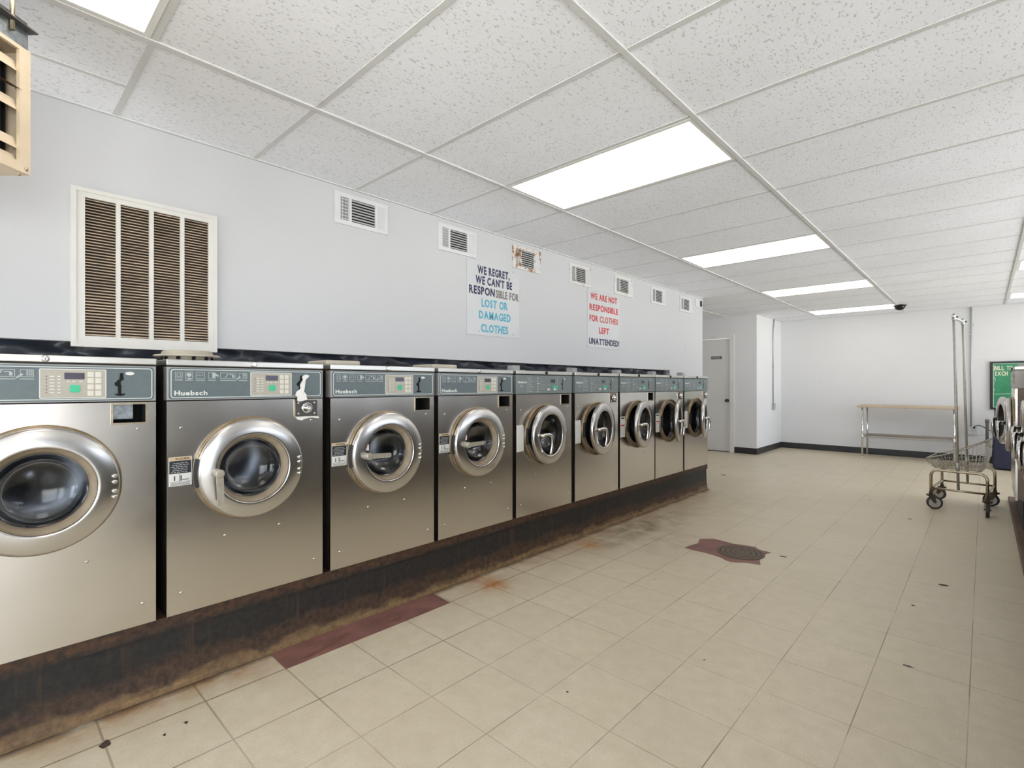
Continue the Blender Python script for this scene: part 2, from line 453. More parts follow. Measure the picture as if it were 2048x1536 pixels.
def add_text(bm, text, y0, y1, zc, cap, x, mi=0, bold=.012, jitter=0, thick=.0012, plane='YZ', sgn=1):
    """letters one by one, fitted between y0..y1 with cap height cap, centred on zc; raised by thick"""
    meshes = [glyphs(ch, bold) if ch != ' ' else None for ch in text]
    adv = []; 
    for me in meshes:
        if me is None or not me.vertices: adv.append((0, .28)); continue
        xs = [v.co.x for v in me.vertices]; adv.append((min(xs), max(xs)))
    gap = .09
    tot = sum((b_ - a) for a, b_ in adv) + gap * (len(text) - 1)
    sx_ = (y1 - y0) / tot; sz = cap / .72
    cur = 0
    for ch, me, (a, b_) in zip(text, meshes, adv):
        if me is not None and me.vertices:
            rot = rnd.uniform(-jitter, jitter); dz = rnd.uniform(-jitter, jitter) * .12 * cap; kz = 1 + rnd.uniform(-jitter, jitter) * .5
            vm = []
            cx = (a + b_) / 2
            for lift in (0, thick):
                row = []
                for v in me.vertices:
                    lx = (v.co.x - cx) * sx_; lz = (v.co.y - .36) * sz * kz
                    px = lx * math.cos(rot) - lz * math.sin(rot); pz = lx * math.sin(rot) + lz * math.cos(rot)
                    yy = y0 + (cur + (b_ - a) / 2) * sx_ + px
                    zz = zc + pz + dz
                    row.append(bm.verts.new((x + lift * sgn, yy, zz) if plane == 'YZ' else (yy, x + lift * sgn, zz)))
                vm.append(row)
            for f in me.polygons:
                ids = list(f.vertices)
                try: bm.faces.new([vm[1][i] for i in ids]).material_index = mi
                except ValueError: pass
            ec = {}
            for f in me.polygons:
                for e in f.edge_keys: ec[e] = ec.get(e, 0) + 1
            for (i, j), c_ in ec.items():
                if c_ == 1:
                    try: bm.faces.new((vm[0][i], vm[0][j], vm[1][j], vm[1][i])).material_index = mi
                    except ValueError: pass
            bpy.data.meshes.remove(me)
        cur += (b_ - a) + gap

# ------------------------------------------------------------------ the room
XW = -2.942            # washer-side wall face
XB = -3.00             # its back
XS = -2.90             # short side wall by the far corner
YF, YD, YE = 10.80, 9.35, 7.128   # far wall, door wall, end of washer wall
XR, YN, XL = 3.30, -3.20, -4.90   # right wall, front wall, far left
ZC = 2.453
ZT = ZC + .006         # underside of the tiles, just above the tee flanges

struct('floor', lambda bm: box(bm, XL - .1, XR + .1, YN - .1, YF + .1, -.1, 0), 'floor')
struct('ceiling', lambda bm: box(bm, XL - .1, XR + .1, YN - .1, YF + .1, ZT, ZT + .08), 'ceil')
TX = [-2.20 + 1.2192 * k for k in range(-2, 5)]
TY = [.4447 + .6096 * j for j in range(-5, 17)]
def grid(bm):
    for x in TX:
        y0 = YN if x > XW else YE + .01
        box(bm, x - .012, x + .012, y0, YF if x > XS else YD, ZC - .001, ZT)
    box(bm, -2.624, -2.604, YN, TY[5] - .012, ZC + .0035, ZT)
    for y in TY:
        xs = XW + .001 if y < YE else (XL if y < YD else XS + .001)
        xe = sorted([xs] + [q for q in TX if q > xs] + [XR])
        for a, b_ in zip(xe, xe[1:]):
            if b_ - a > .03: box(bm, a + .012, b_ - .012, y - .012, y + .012, ZC + .0035, ZT)
struct('trim_1', grid, 'grid')
def angle(bm):
    box(bm, XW, XW + .018, YN, YE, ZC, ZT)
    box(bm, XS, XR, YF - .018, YF, ZC, ZT)
    box(bm, XS, XS + .018, YD, YF, ZC, ZT)
    box(bm, XL, XS, YD - .018, YD, ZC, ZT)
struct('trim_2', angle, 'grid')

OPEN0, OPEN1, ZO = -.20, 6.105, 1.405     # opening in the wall behind the washers
def wl_left(bm):
    box(bm, XB, XW, YN, OPEN0, 0, ZT + .02)
    box(bm, XB, XW, OPEN0, OPEN1, ZO, ZT + .02)
    box(bm, XB, XW, OPEN1, YE, 0, ZT + .02)
struct('wall_left', wl_left, 'wall')
struct('wall_service', lambda bm: (box(bm, -4.0, -3.9, YN, YE - .1, 0, ZT + .02), box(bm, XL, XB, YE - .1, YE, 0, ZT + .02)), 'wall')
struct('wall_far', lambda bm: box(bm, XS - .15, XR + .1, YF, YF + .12, 0, ZT + .02), 'block')
struct('wall_side', lambda bm: box(bm, XS - .14, XS, YD, YF, 0, ZT + .02), 'block')
DX0, DX1, DZ = -4.20, -3.351, 2.07
def wl_door(bm):
    box(bm, DX1 + .001, XS - .14, YD, YD + .14, 0, ZT + .02)
    box(bm, DX0, DX1 + .001, YD, YD + .14, DZ, ZT + .02)
    box(bm, XL, DX0, YD, YD + .14, 0, ZT + .02)
struct('wall_door', wl_door, 'block')
struct('wall_end', lambda bm: box(bm, XL - .1, XL, YE - .1, YD + .14, 0, ZT + .02), 'wall')
# front and right walls; unseen shop windows, most right-hand ones added for their light
FW = [(-2.6, -.75), (-.6, 1.25), (1.4, 3.1)]
def wl_front(bm):
    xs = [XB] + [v for p in FW for v in p] + [XR + .1]
    for i in range(0, len(xs), 2): box(bm, xs[i], xs[i + 1], YN - .12, YN, 0, ZT + .02)
    for a, b_ in FW:
        box(bm, a, b_, YN - .12, YN, 0, .35); box(bm, a, b_, YN - .12, YN, 2.30, ZT + .02)
struct('wall_front', wl_front, 'wall')
RW = [(-2.9, -1.7), (-1.55, .30), (2.6, 4.5), (4.65, 6.55), (6.7, 8.6), (8.75, 10.65)]  # windows beyond the camera are unseen, added to light ceiling and far wall
def wl_right(bm):
    ys = [YN] + [v for p in RW for v in p] + [YF]
    for i in range(0, len(ys), 2): box(bm, XR, XR + .12, ys[i], ys[i + 1], 0, ZT + .02)
    for a, b_ in RW:
        box(bm, XR, XR + .12, a, b_, 0, .35); box(bm, XR, XR + .12, a, b_, 2.30, ZT + .02)
struct('wall_right', wl_right, 'wall')
k = 0
for a, b_ in FW:
    k += 1
    f = struct('window_%d' % k, lambda bm: [box(bm, a, a + .05, YN - .08, YN - .03, .35, 2.3), box(bm, b_ - .05, b_, YN - .08, YN - .03, .35, 2.3), box(bm, a, b_, YN - .08, YN - .03, .35, .4), box(bm, a, b_, YN - .08, YN - .03, 2.25, 2.3)], 'gal')
    part('pane', lambda bm: box(bm, a + .05, b_ - .05, YN - .06, YN - .054, .4, 2.25), 'window', f)
    portal('window_daylight', ((a + b_) / 2, YN - .13, 1.325), (-PI / 2, 0, 0), b_ - a, 1.95)
for a, b_ in RW:
    k += 1
    f = struct('window_%d' % k, lambda bm: [box(bm, XR + .03, XR + .08, a, a + .05, .35, 2.3), box(bm, XR + .03, XR + .08, b_ - .05, b_, .35, 2.3), box(bm, XR + .03, XR + .08, a, b_, .35, .4), box(bm, XR + .03, XR + .08, a, b_, 2.25, 2.3)], 'gal')
    part('pane', lambda bm: box(bm, XR + .054, XR + .06, a + .05, b_ - .05, .4, 2.25), 'window', f)
    portal('window_daylight', (XR + .13, (a + b_) / 2, 1.325), (0, PI / 2, 0), 1.95, b_ - a)

# cove base
struct('baseboard_far', lambda bm: box(bm, XS + .006, XR, YF - .007, YF, 0, .108), 'base')
struct('baseboard_side', lambda bm: box(bm, XS, XS + .007, YD, YF, 0, .108), 'base')
struct('baseboard_door', lambda bm: (box(bm, DX1 + .072, XS + .007, YD - .007, YD, 0, .108)), 'base')

# the door beyond the end of the washer wall
d1 = struct('door_1', lambda bm: box(bm, DX0 + .004, DX1 - .006, YD + .02, YD + .06, .012, DZ - .006), 'door')
part('door_frame', lambda bm: (box(bm, DX1 - .004, DX1 + .07, YD - .018, YD + .03, 0, DZ + .06), box(bm, DX0 - .07, DX0 + .002, YD - .018, YD + .03, 0, DZ + .06), box(bm, DX0 + .002, DX1 - .004, YD - .018, YD + .03, DZ - .004, DZ + .06)), 'frame', d1)
def knob(bm):
    tube(bm, [(-3.409, YD + .02, .937), (-3.409, YD + .01, .937)], .03, 20)
    tube(bm, [(-3.409, YD + .012, .937), (-3.409, YD - .018, .937)], .011, 14)
    tube(bm, [(-3.409, YD - .015, .937), (-3.409, YD - .024, .937), (-3.409, YD - .04, .937), (-3.409, YD - .048, .937)], [.016, .027, .027, .016], 18)
part('door_knob', knob, 'caster', d1)
ds = part('door_sign', lambda bm: box(bm, -3.70, -3.51, YD + .014, YD + .0205, 1.693, 1.748, 0, .002), 'signgrey', d1)
def dashes(bm):
    x = -3.685
    while x < -3.53:
        wdt = rnd.uniform(.007, .011); box(bm, x, x + wdt, YD + .0125, YD + .0145, 1.708, 1.733); x += wdt + .004
part('sign_lettering', dashes, 'dimprint', ds)
# dark threshold under the door
struct('trim_3', lambda bm: box(bm, DX0, DX1 - .006, YD + .0, YD + .08, 0, .011), 'base')

# ------------------------------------------------------------------ ceiling lights
def ceiling_light(ix, j, label, group=None):
    x0, x1 = TX[ix] + .013, TX[ix + 1] - .013; y0 = .4447 + .6096 * j + .013; y1 = y0 + .6096 - .026
    cx, cy = (x0 + x1) / 2, (y0 + y1) / 2; hx, hy = (x1 - x0) / 2, (y1 - y0) / 2
    t = thing('ceiling_light', label, 'ceiling light', (cx, cy, ZT - .0005), 0, group)
    def fr(bm):
        e = .022
        for s in (-1, 1):
            a, b_ = sorted((s * hx, s * (hx - e))); box(bm, a, b_, -hy, hy, -.0035, 0)
            a, b_ = sorted((s * hy, s * (hy - e))); box(bm, -hx + e, hx - e, a, b_, -.0035, 0)
    part('frame', fr, 'lampframe', t, 'lamp_frame')
    part('diffuser', lambda bm: box(bm, -hx + .022, hx - .022, -hy + .022, hy - .022, -.0022, -.0002), 'lamp', t, 'lamp_diff')
ceiling_light(2, -1, 'lit ceiling panel cut by the top edge, beside the hanging heater')
ceiling_light(2, 3, 'largest whole lit ceiling panel, above the second wall vent')
ceiling_light(2, 7, 'lit ceiling panel second in the row beyond the largest one')
ceiling_light(2, 11, 'lit ceiling panel between the security dome and the larger panels')
ceiling_light(2, 15, 'lit ceiling panel touching the black security dome, nearest the far wall')
ceiling_light(4, 11, 'lit ceiling panel cut by the right edge, the nearer of two there')
ceiling_light(4, 15, 'lit ceiling panel cut by the right edge, above the green poster')
for ix, j in ((2, -5), (4, -5), (4, -1), (4, 3), (4, 7), (0, 11)):  # last one is an added panel, hidden from view, to brighten the door alcove
    ceiling_light(ix, j, 'lit ceiling panel out of view, assumed over the aisles, added over the door alcove', 'ceiling panels out of view')

# ------------------------------------------------------------------ washers
W2 = .3185; H = 1.02; DCY, DCZ = -.008, .56
def arc_pts(cy, cz, r, a0, a1, n): return [(cy + r * math.cos(a0 + (a1 - a0) * k / n), cz + r * math.sin(a0 + (a1 - a0) * k / n)) for k in range(n + 1)]

def b_cabinet(bm):
    t = .006
    box(bm, -.70, -.012, -W2 + .001, -W2 + .001 + t, .012, .995)
    box(bm, -.70, -.012, W2 - .001 - t, W2 - .001, .012, .995)
    box(bm, -.70, -.012, -W2 + .007, W2 - .007, .985, .995)
    box(bm, -.70, -.012, -W2 + .007, W2 - .007, .012, .02)
    box(bm, -.70, -.694, -W2 + .007, W2 - .007, .02, .985)
    box(bm, -.70, -.03, -W2 + .02, W2 - .02, 0, .012)
def b_front(bm, coin=True):
    """steel sheet with a round port and a rectangular coin opening, edges folded back"""
    zt, zb, zm = .853, .004, .768; y0, y1 = -W2, W2; R = .205
    cy0, cy1, cz0, cz1 = .186, .286, .776, .848
    seg = 64; out = []; inn = []
    for k in range(seg):
        a = 2 * PI * k / seg; c, s = math.cos(a), math.sin(a)
        ts = []
        if c > 1e-9: ts.append((y1 - DCY) / c)
        if c < -1e-9: ts.append((y0 - DCY) / c)
        if s > 1e-9: ts.append((zm - DCZ) / s)
        if s < -1e-9: ts.append((.34 - DCZ) / s)
        t = min(ts)
        out.append(bm.verts.new((0, DCY + c * t, DCZ + s * t))); inn.append(bm.verts.new((0, DCY + c * R, DCZ + s * R)))
    back = [bm.verts.new((-.02, v.co.y, v.co.z)) for v in inn]
    for k in range(seg):
        k2 = (k + 1) % seg
        bm.faces.new((inn[k], out[k], out[k2], inn[k2])); bm.faces.new((inn[k], inn[k2], back[k2], back[k]))
    # corners of the radial band
    for cyy, czz in ((y0, .34), (y1, .34), (y0, zm), (y1, zm)):
        best = sorted(out, key=lambda v: (v.co.y - cyy) ** 2 + (v.co.z - czz) ** 2)
        p = best[0]; q = [v for v in best[1:4] if abs(v.co.y - p.co.y) > 1e-5 and abs(v.co.z - p.co.z) > 1e-5]
        if (p.co - Vector((0, cyy, czz))).length > 1e-5 and q:
            bm.faces.new((p, bm.verts.new((0, cyy, czz)), q[0]))
    def quad(a, b_, c, d): bm.faces.new([bm.verts.new((0, y, z)) for y, z in ((a, c), (b_, c), (b_, d), (a, d))])
    quad(y0, y1, zb, .34)
    if coin:
        quad(y0, cy0, zm, zt); quad(cy1, y1, zm, zt); quad(cy0, cy1, zm, cz0); quad(cy0, cy1, cz1, zt)
    else: quad(y0, y1, zm, zt)
    # folded edges
    for a, b_ in (((y0, zb), (y1, zb)), ((y1, zb), (y1, zt)), ((y1, zt), (y0, zt)), ((y0, zt), (y0, zb))):
        bm.faces.new([bm.verts.new(p) for p in ((0, *a), (0, *b_), (-.012, *b_), (-.012, *a))])
    bmesh.ops.remove_doubles(bm, verts=bm.verts[:], dist=1e-5)
def b_lid(bm):
    box(bm, -.70, .006, -W2 - .002, W2 + .002, .9955, 1.02, 0, .003)
def b_lock(bm):
    tube(bm, [(.006, .003, 1.008), (.012, .003, 1.008), (.0145, .003, 1.008)], [.0115, .0115, .007], 18)
    box(bm, .0143, .0152, .0022, .0038, 1.004, 1.011, 1)
def rrect(y0, y1, z0, z1, r, n=6):
    p = []
    for cy, cz, a in ((y1 - r, z1 - r, 0), (y0 + r, z1 - r, PI / 2), (y0 + r, z0 + r, PI), (y1 - r, z0 + r, 1.5 * PI)):
        p += arc_pts(cy, cz, r, a, a + PI / 2, n)
    return p
def plate(bm, y0, y1, z0, z1, r, x0, x1, mi=0):
    poly(bm, [(x0, y, z) for y, z in rrect(y0, y1, z0, z1, r)], (x1 - x0, 0, 0), mi)
def outline(bm, y0, y1, z0, z1, r, wdt, x0, x1, mi=0):
    a = rrect(y0, y1, z0, z1, r); b_ = rrect(y0 + wdt, y1 - wdt, z0 + wdt, z1 - wdt, max(r - wdt, .0005)); n = len(a)
    A = [bm.verts.new((x1, y, z)) for y, z in a]; B = [bm.verts.new((x1, y, z)) for y, z in b_]
    A0 = [bm.verts.new((x0, y, z)) for y, z in a]; B0 = [bm.verts.new((x0, y, z)) for y, z in b_]
    for k in range(n):
        k2 = (k + 1) % n
        for q in ((A[k], A[k2], B[k2], B[k]), (A0[k], A0[k2], A[k2], A[k]), (B[k], B[k2], B0[k2], B0[k])):
            bm.faces.new(q).material_index = mi
PX = .003
def b_panel_frame(bm): box(bm, -.05, PX, -W2, W2, .857, .990, 0, .002)
def b_filmA(bm): plate(bm, -.312, .312, .861, .986, .012, PX, PX + .0012)
def b_borderA(bm): outline(bm, -.306, .306, .866, .981, .011, .0028, PX + .001, PX + .002)
def b_keypad(bm): plate(bm, -.012, .167, .871, .974, .004, PX + .0012, PX + .0024)
def b_keyborder(bm): outline(bm, -.012, .167, .871, .974, .004, .0025, PX + .0022, PX + .003)
def b_display(bm): plate(bm, .052, .106, .938, .961, .002, PX + .0024, PX + .0034)
def b_green(bm): plate(bm, .066, .094, .892, .918, .006, PX + .0024, PX + .0042)
def b_key(bm): plate(bm, -.0085, .0085, -.009, .009, .002, PX + .0024, PX + .0036)
def b_lamps(bm):
    for i in range(6):
        box(bm, .006, .009, .889 + i * .011, .892 + i * .011, PX + .0024 - PX - .0024 + 0, 0) if False else None
        z = .890 + i * .0112
        box(bm, PX + .0024, PX + .003, .005, .008, z, z + .003, 0)
        box(bm, PX + .0024, PX + .0028, .014, .026, z, z + .0032, 1)
        box(bm, PX + .0024, PX + .0028, .034, .042, z, z + .0032, 1)
    for y in (.058, .073, .092): box(bm, PX + .0024, PX + .0028, y, y + .008, .929, .932, 1)
def b_icons(bm):
    x0, x1 = PX + .0012, PX + .002
    for i, (a, b_) in enumerate(((-.291, -.266), (-.256, -.231), (-.219, -.187), (-.174, -.148), (-.130, -.070), (-.058, -.025))):
        outline(bm, a, b_, .945, .970, .001, .0014, x0, x1)
        box(bm, x0, x1, a - .001, b_ + .001, .9365, .9392)
        m_ = (a + b_) / 2
        if i == 0:
            outline(bm, m_ - .007, m_ + .007, .951, .964, .001, .0016, x0, x1)
        elif i == 1:
            poly(bm, [(x0, m_ + .009 * math.cos(t), .959 + .008 * math.sin(t)) for t in [k * PI / 6 for k in range(12)]], (x1 - x0, 0, 0)); box(bm, x0, x1, m_ - .004, m_ + .006, .942, .946)
        elif i == 2:
            for q in range(4): box(bm, x0, x1, a + .004 + q * .006, a + .008 + q * .006, .955 + .003 * (q % 2), .958 + .003 * (q % 2))
        elif i == 3:
            box(bm, x0, x1, b_ - .012, b_, .948, .969); poly(bm, [(x0, b_, .966), (x0, b_ + .012, .958), (x0, b_ + .010, .952), (x0, b_, .957)], (x1 - x0, 0, 0))
        elif i == 4:
            poly(bm, [(x0, m_ - .012, .949), (x0, m_ - .009, .949), (x0, m_ + .001, .967), (x0, m_ - .002, .967)], (x1 - x0, 0, 0)); plate(bm, b_ - .014, b_ - .006, .949, .961, .003, x0, x1); box(bm, x0, x1, b_ - .026, b_ - .010, .961, .9635)
        else:
            for q in range(3):
                for p in range(3): box(bm, x0, x1, b_ - .018 + p * .0055, b_ - .014 + p * .0055, .950 + q * .0065, .954 + q * .0065)
            poly(bm, [(x0, a - .012, .942), (x0, a - .008, .940), (x0, a + .008, .953), (x0, a + .004, .957)], (x1 - x0, 0, 0))
def b_logoA(bm): add_text(bm, 'Huebsch', -.294, -.178, .8865, .0185, PX + .0012, bold=.03, thick=.001)
def b_slotA(bm):
    x0, d = PX + .0012, (.0015, 0, 0)
    poly(bm, [(x0, .2075, .962), (x0, .2155, .963), (x0, .2185, .938), (x0, .2085, .932), (x0, .2045, .938)], d)
    poly(bm, [(x0, y, z) for y, z in arc_pts(.200, .922, .0095, 0, 2 * PI, 14)[:-1]], d)
    poly(bm, [(x0, .198, .936), (x0, .212, .940), (x0, .210, .930), (x0, .200, .918)], d)
    poly(bm, [(x0, .2005, .918), (x0, .2105, .918), (x0, .2105, .884), (x0, .2005, .884)], d)
    poly(bm, [(x0, .190, .886), (x0, .224, .886), (x0, .220, .880), (x0, .208, .877), (x0, .194, .880)], d)
def b_slottag(bm): poly(bm, [(PX + .0012, .236 + .014 * math.cos(k * PI / 8), .961 + .006 * math.sin(k * PI / 8)) for k in range(16)], (.0016, 0, 0))
def b_tape(bm):
    """torn strip of tape hanging from the slot over the coin plate"""
    L = [(.967, .228, .240), (.955, .214, .246), (.945, .220, .233), (.92, .205, .229), (.90, .206, .226), (.888, .188, .222), (.872, .180, .234), (.862, .190, .232), (.850, .188, .236), (.842, .190, .206)]
    xs = [.0058, .0062, .006, .007, .008, .010, .012, .014, .016, .017]
    A = [[bm.verts.new((xs[i] + o, y, z)) for y in (a, (a + b_) / 2, b_)] for o in (0, .0012) for i, (z, a, b_) in enumerate(L)]
    n = len(L)
    for s in (0, n):
        for i in range(n - 1):
            for q in (0, 1): bm.faces.new((A[s + i][q], A[s + i][q + 1], A[s + i + 1][q + 1], A[s + i + 1][q]))
    for i in range(n - 1):
        for q in (0, 2): bm.faces.new((A[i][q], A[i + 1][q], A[n + i + 1][q], A[n + i][q]))
def b_tape2(bm):
    pts = [(.183, .770), (.196, .757), (.215, .752), (.232, .760), (.262, .764), (.300, .758), (.296, .768), (.24, .771)]
    poly(bm, [(.001, y, z) for y, z in pts], (.002, 0, 0))
CY0, CY1, CZ0, CZ1 = .186, .286, .776, .848
def b_coinbox(bm):
    """open coin-box recess: five inner faces and a thin rim"""
    x1, x0 = 0, -.11
    def q(*p): bm.faces.new([bm.verts.new(v) for v in p])
    q((x0, CY0, CZ0), (x0, CY1, CZ0), (x0, CY1, CZ1), (x0, CY0, CZ1))
    q((x0, CY0, CZ0), (x1, CY0, CZ0), (x1, CY0, CZ1), (x0, CY0, CZ1)); q((x0, CY1, CZ0), (x1, CY1, CZ0), (x1, CY1, CZ1), (x0, CY1, CZ1))
    q((x0, CY0, CZ0), (x1, CY0, CZ0), (x1, CY1, CZ0), (x0, CY1, CZ0)); q((x0, CY0, CZ1), (x1, CY0, CZ1), (x1, CY1, CZ1), (x0, CY1, CZ1))
def b_coinrim(bm): outline(bm, CY0 - .006, CY1 + .006, CZ0 - .006, CZ1 + .004, .003, .007, -.002, .003)
def b_coingal(bm): box(bm, -.06, -.055, CY0 + .002, CY0 + .07, CZ0 + .012, CZ1 - .001)
def b_coinplate(bm):
    plate(bm, CY0 + .002, CY1 + .004, CZ0 - .004, CZ1 - .001, .002, .0005, .004)
    for y in (CY0 + .014, CY1 - .010):
        for z in (CZ0 + .008, CZ1 - .014): tube(bm, [(.004, y, z), (.007, y, z), (.009, y, z)], [.006, .006, .003], 10, 1)
def b_coinlock(bm):
    cy, cz = .237, .811
    lathe_x(bm, [(.0, .002), (.027, .002), (.027, .012), (.023, .018), (.019, .018), (.018, .012), (.013, .012), (.013, .030), (.010, .034), (.004, .034), (.004, .026), (0, .026)], cy, cz, 28)
def b_bezel(bm):
    prof = [(.2065, 0), (.206, .008), (.211, .013), (.219, .012), (.2215, .005), (.2215, 0)]
    lathe_x(bm, prof, DCY, DCZ, 72)
def b_latch(bm):
    for a0, a1 in ((PI * .915, PI * 1.085),):
        lathe_x(bm, [(.200, .0125), (.2235, .0125), (.2235, .026), (.200, .026), (.200, .0125)], DCY, DCZ, 14, 0, a0, a1)
def b_drum(bm):
    lathe_x(bm, [(.204, -.02), (.204, -.035), (.185, -.05), (.185, -.07), (.235, -.08), (.235, -.40), (.12, -.415), (.05, -.41), (.04, -.395), (0, -.395)], DCY, DCZ, 48)
    for k in range(3):
        a = .4 + k * 2 * PI / 3; c, s = math.cos(a), math.sin(a)
        def P(r, t, x): return (x, DCY + r * c - t * s, DCZ + r * s + t * c)
        vs = [bm.verts.new(P(*p)) for p in ((.236, -.03, -.09), (.236, .03, -.09), (.18, 0, -.10), (.236, -.03, -.39), (.236, .03, -.39), (.18, 0, -.38))]
        for f in ((0, 2, 5, 3), (2, 1, 4, 5), (0, 1, 2), (3, 5, 4)): bm.faces.new([vs[i] for i in f])
def b_gasketport(bm):
    lathe_x(bm, [(.2055, -.001), (.197, .004), (.176, .003), (.17, -.01), (.176, -.03), (.186, -.045), (.204, -.03)], DCY, DCZ, 56)
# door (own origin on the hinge line)
HY = DCY + .218
def off(prof, dx=-.012): return [(r, x + dx) for r, x in prof]
def b_doorA(bm): lathe_x(bm, off([(.200, .014), (.2125, .015), (.2145, .024), (.2130, .036), (.2095, .043), (.203, .0465), (.156, .0505), (.150, .051), (.1465, .050), (.1455, .040), (.1455, .030), (.155, .016), (.200, .014)]), DCY - HY, 0, 80)
def b_gasketA(bm): lathe_x(bm, off([(.1462, .046), (.145, .034), (.137, .030), (.130, .016), (.1265, .010), (.126, -.002), (.131, -.006), (.1462, .020)]), DCY - HY, 0, 64)
def b_glassA(bm): lathe_x(bm, off([(.1268, .006), (.122, .004), (.117, -.006), (.102, -.028), (.074, -.043), (.038, -.050), (0, -.052)]), DCY - HY, 0, 56)
def b_doorB(bm): lathe_x(bm, off([(.196, .014), (.210, .015), (.2145, .024), (.2130, .036), (.2095, .0425), (.203, .0455), (.156, .0475), (.149, .047), (.1465, .041), (.1465, .028), (.160, .016), (.196, .014)]), DCY - HY, 0, 80)
def b_gasketB(bm): lathe_x(bm, off([(.147, .040), (.1455, .022), (.141, .006), (.137, -.010), (.142, -.014), (.165, -.004), (.192, .012), (.160, .0145), (.148, .026)]), DCY - HY, 0, 56)
def b_glassB(bm): lathe_x(bm, off([(.1380, .004), (.134, -.006), (.126, -.03), (.110, -.052), (.076, -.070), (.034, -.078), (0, -.079)]), DCY - HY, 0, 56)
def b_bolt(bm): tube(bm, [(0, 0, 0), (.004, 0, 0), (.0075, 0, 0)], [.0085, .008, .004], 12)
def b_screw(bm): tube(bm, [(0, 0, 0), (.002, 0, 0), (.004, 0, 0)], [.0058, .0055, .003], 10)
def b_handleA(bm, ang=0.0):
    y, z = -.156 - HY, -.002
    tube(bm, [(.036, y - .012, z), (.044, y - .012, z)], .010, 14)
    tube(bm, [(.036, y, z), (.062, y, z), (.066, y, z)], [.017, .017, .013], 20)
    tube(bm, [(.066, y, z), (.080, y, z), (.083, y, z)], [.0175, .0175, .012], 20)
    c, s = math.cos(ang), math.sin(ang)
    o = [(-.012, .013), (.125, .0115), (.128, 0), (.125, -.0115), (-.012, -.013)]
    poly(bm, [(.067, y + a * c - b_ * s, z + a * s + b_ * c) for a, b_ in o], (.011, 0, 0))
def b_handleB(bm):
    y, z = -.150 - HY, .004
    tube(bm, [(.032, y, z), (.060, y, z), (.066, y, z)], [.016, .014, .010], 18)
    tube(bm, [(.056, y - .006, z), (.064, y + .02, z + .006), (.070, y + .055, z + .006), (.074, y + .078, z - .006), (.076, y + .088, z - .035), (.076, y + .086, z - .08), (.072, y + .076, z - .125), (.070, y + .070, z - .142)], [.012, .0125, .013, .0135, .013, .012, .0105, .006], 12)
def b_warning(bm):
    y0, y1, z0, z1 = -.312, -.233, .516, .631; x0, x1 = 0, .0008
    box(bm, x0, x1, y0, y1, z0, z1, 0)
    box(bm, x1, x1 + .0003, y0 + .002, y1 - .002, z1 - .014, z1 - .001, 1)
    box(bm, x1, x1 + .0003, y0 + .002, y1 - .002, .565, z1 - .015, 2)
    for i in range(6):
        yy = y0 + .008 + (i % 3) * .004
        while yy < y1 - .014:
            q = rnd.uniform(.006, .014); box(bm, x1 + .0003, x1 + .0006, yy, yy + q, .569 + i * .0072, .5715 + i * .0072, 3); yy += q + .003
    for i in range(3): box(bm, x1, x1 + .0004, y0 + .006, y1 - .006, .519 + i * .004, .5205 + i * .004, 2)
    box(bm, x1, x1 + .0004, y0 + .018, y0 + .022, .537, .556, 2); box(bm, x1, x1 + .0004, y0 + .040, y0 + .044, .535, .558, 2); box(bm, x1, x1 + .0004, y0 + .046, y1 - .010, .538, .541, 2)
    box(bm, x1, x1 + .0004, y0 + .035, y0 + .0365, .533, .562, 2); box(bm, x1, x1 + .0004, y0 + .003, y1 - .003, .532, .533, 2)
    add_text(bm, 'WARNING', y0 + .022, y1 - .010, z1 - .0072, .008, x1 + .0003, 2, .02, thick=.0004)
def b_pinklabel(bm):
    box(bm, .034, .0349, -.185 - HY, -.135 - HY, .024, .054)
    for i in range(3): box(bm, .0349, .0352, -.18 - HY, -.145 - HY + .004 * (i % 2), .031 + i * .007, .0325 + i * .007, 1)
def b_whitelabel(bm): poly(bm, [(0, y, z) for y, z in ((-.313, .457), (-.240, .459), (-.240, .625), (-.246, .638), (-.255, .643), (-.285, .640), (-.313, .640))], (.0012, 0, 0))
def b_redlabel(bm):
    box(bm, 0, .001, -.312, -.235, .457, .640, 0)
    for z0, z1, mi in ((.618, .632, 1), (.555, .567, 2), (.600, .606, 3), (.586, .59, 3), (.54, .543, 3), (.528, .531, 3), (.516, .519, 3), (.50, .503, 3), (.48, .483, 3)): box(bm, .001, .0014, -.304, -.245 + (.004 if mi == 3 else 0), z0, z1, mi)
def b_dispenser(bm):
    """low oval lid with a raised centre and slotted side"""
    cx, cy = -.13, -.215
    def ring(rx, ry, z): return [bm.verts.new((cx + rx * math.sin(2 * PI * k / 40), cy + ry * math.cos(2 * PI * k / 40), z)) for k in range(40)]
    R = [ring(.085, .085, 1.0205), ring(.085, .085, 1.038), ring(.125, .118, 1.036), ring(.128, .121, 1.040), ring(.122, .116, 1.044), ring(.098, .094, 1.046), ring(.095, .090, 1.058), ring(.088, .084, 1.062)]
    for a, b_ in zip(R, R[1:]):
        for k in range(40): bm.faces.new((a[k], a[(k + 1) % 40], b_[(k + 1) % 40], b_[k])).smooth = True
    bm.faces.new(R[-1]); bm.faces.new(R[0][::-1])
    for k in range(10):
        a = k * 2 * PI / 10; x, y = cx + .086 * math.cos(a), cy + .086 * math.sin(a); box(bm, x - .006, x + .006, y - .006, y + .006, 1.022, 1.036, 1)
def b_dispenser2(bm): box(bm, -.27, -.06, -.33 + .02, -.12, 1.0205, 1.045, 0, .008)
def b_topblock(bm):
    box(bm, -.09, -.03, -.312, -.245, 1.0205, 1.056, 0, .003); box(bm, -.10, -.02, -.315, -.20, 1.0205, 1.025)
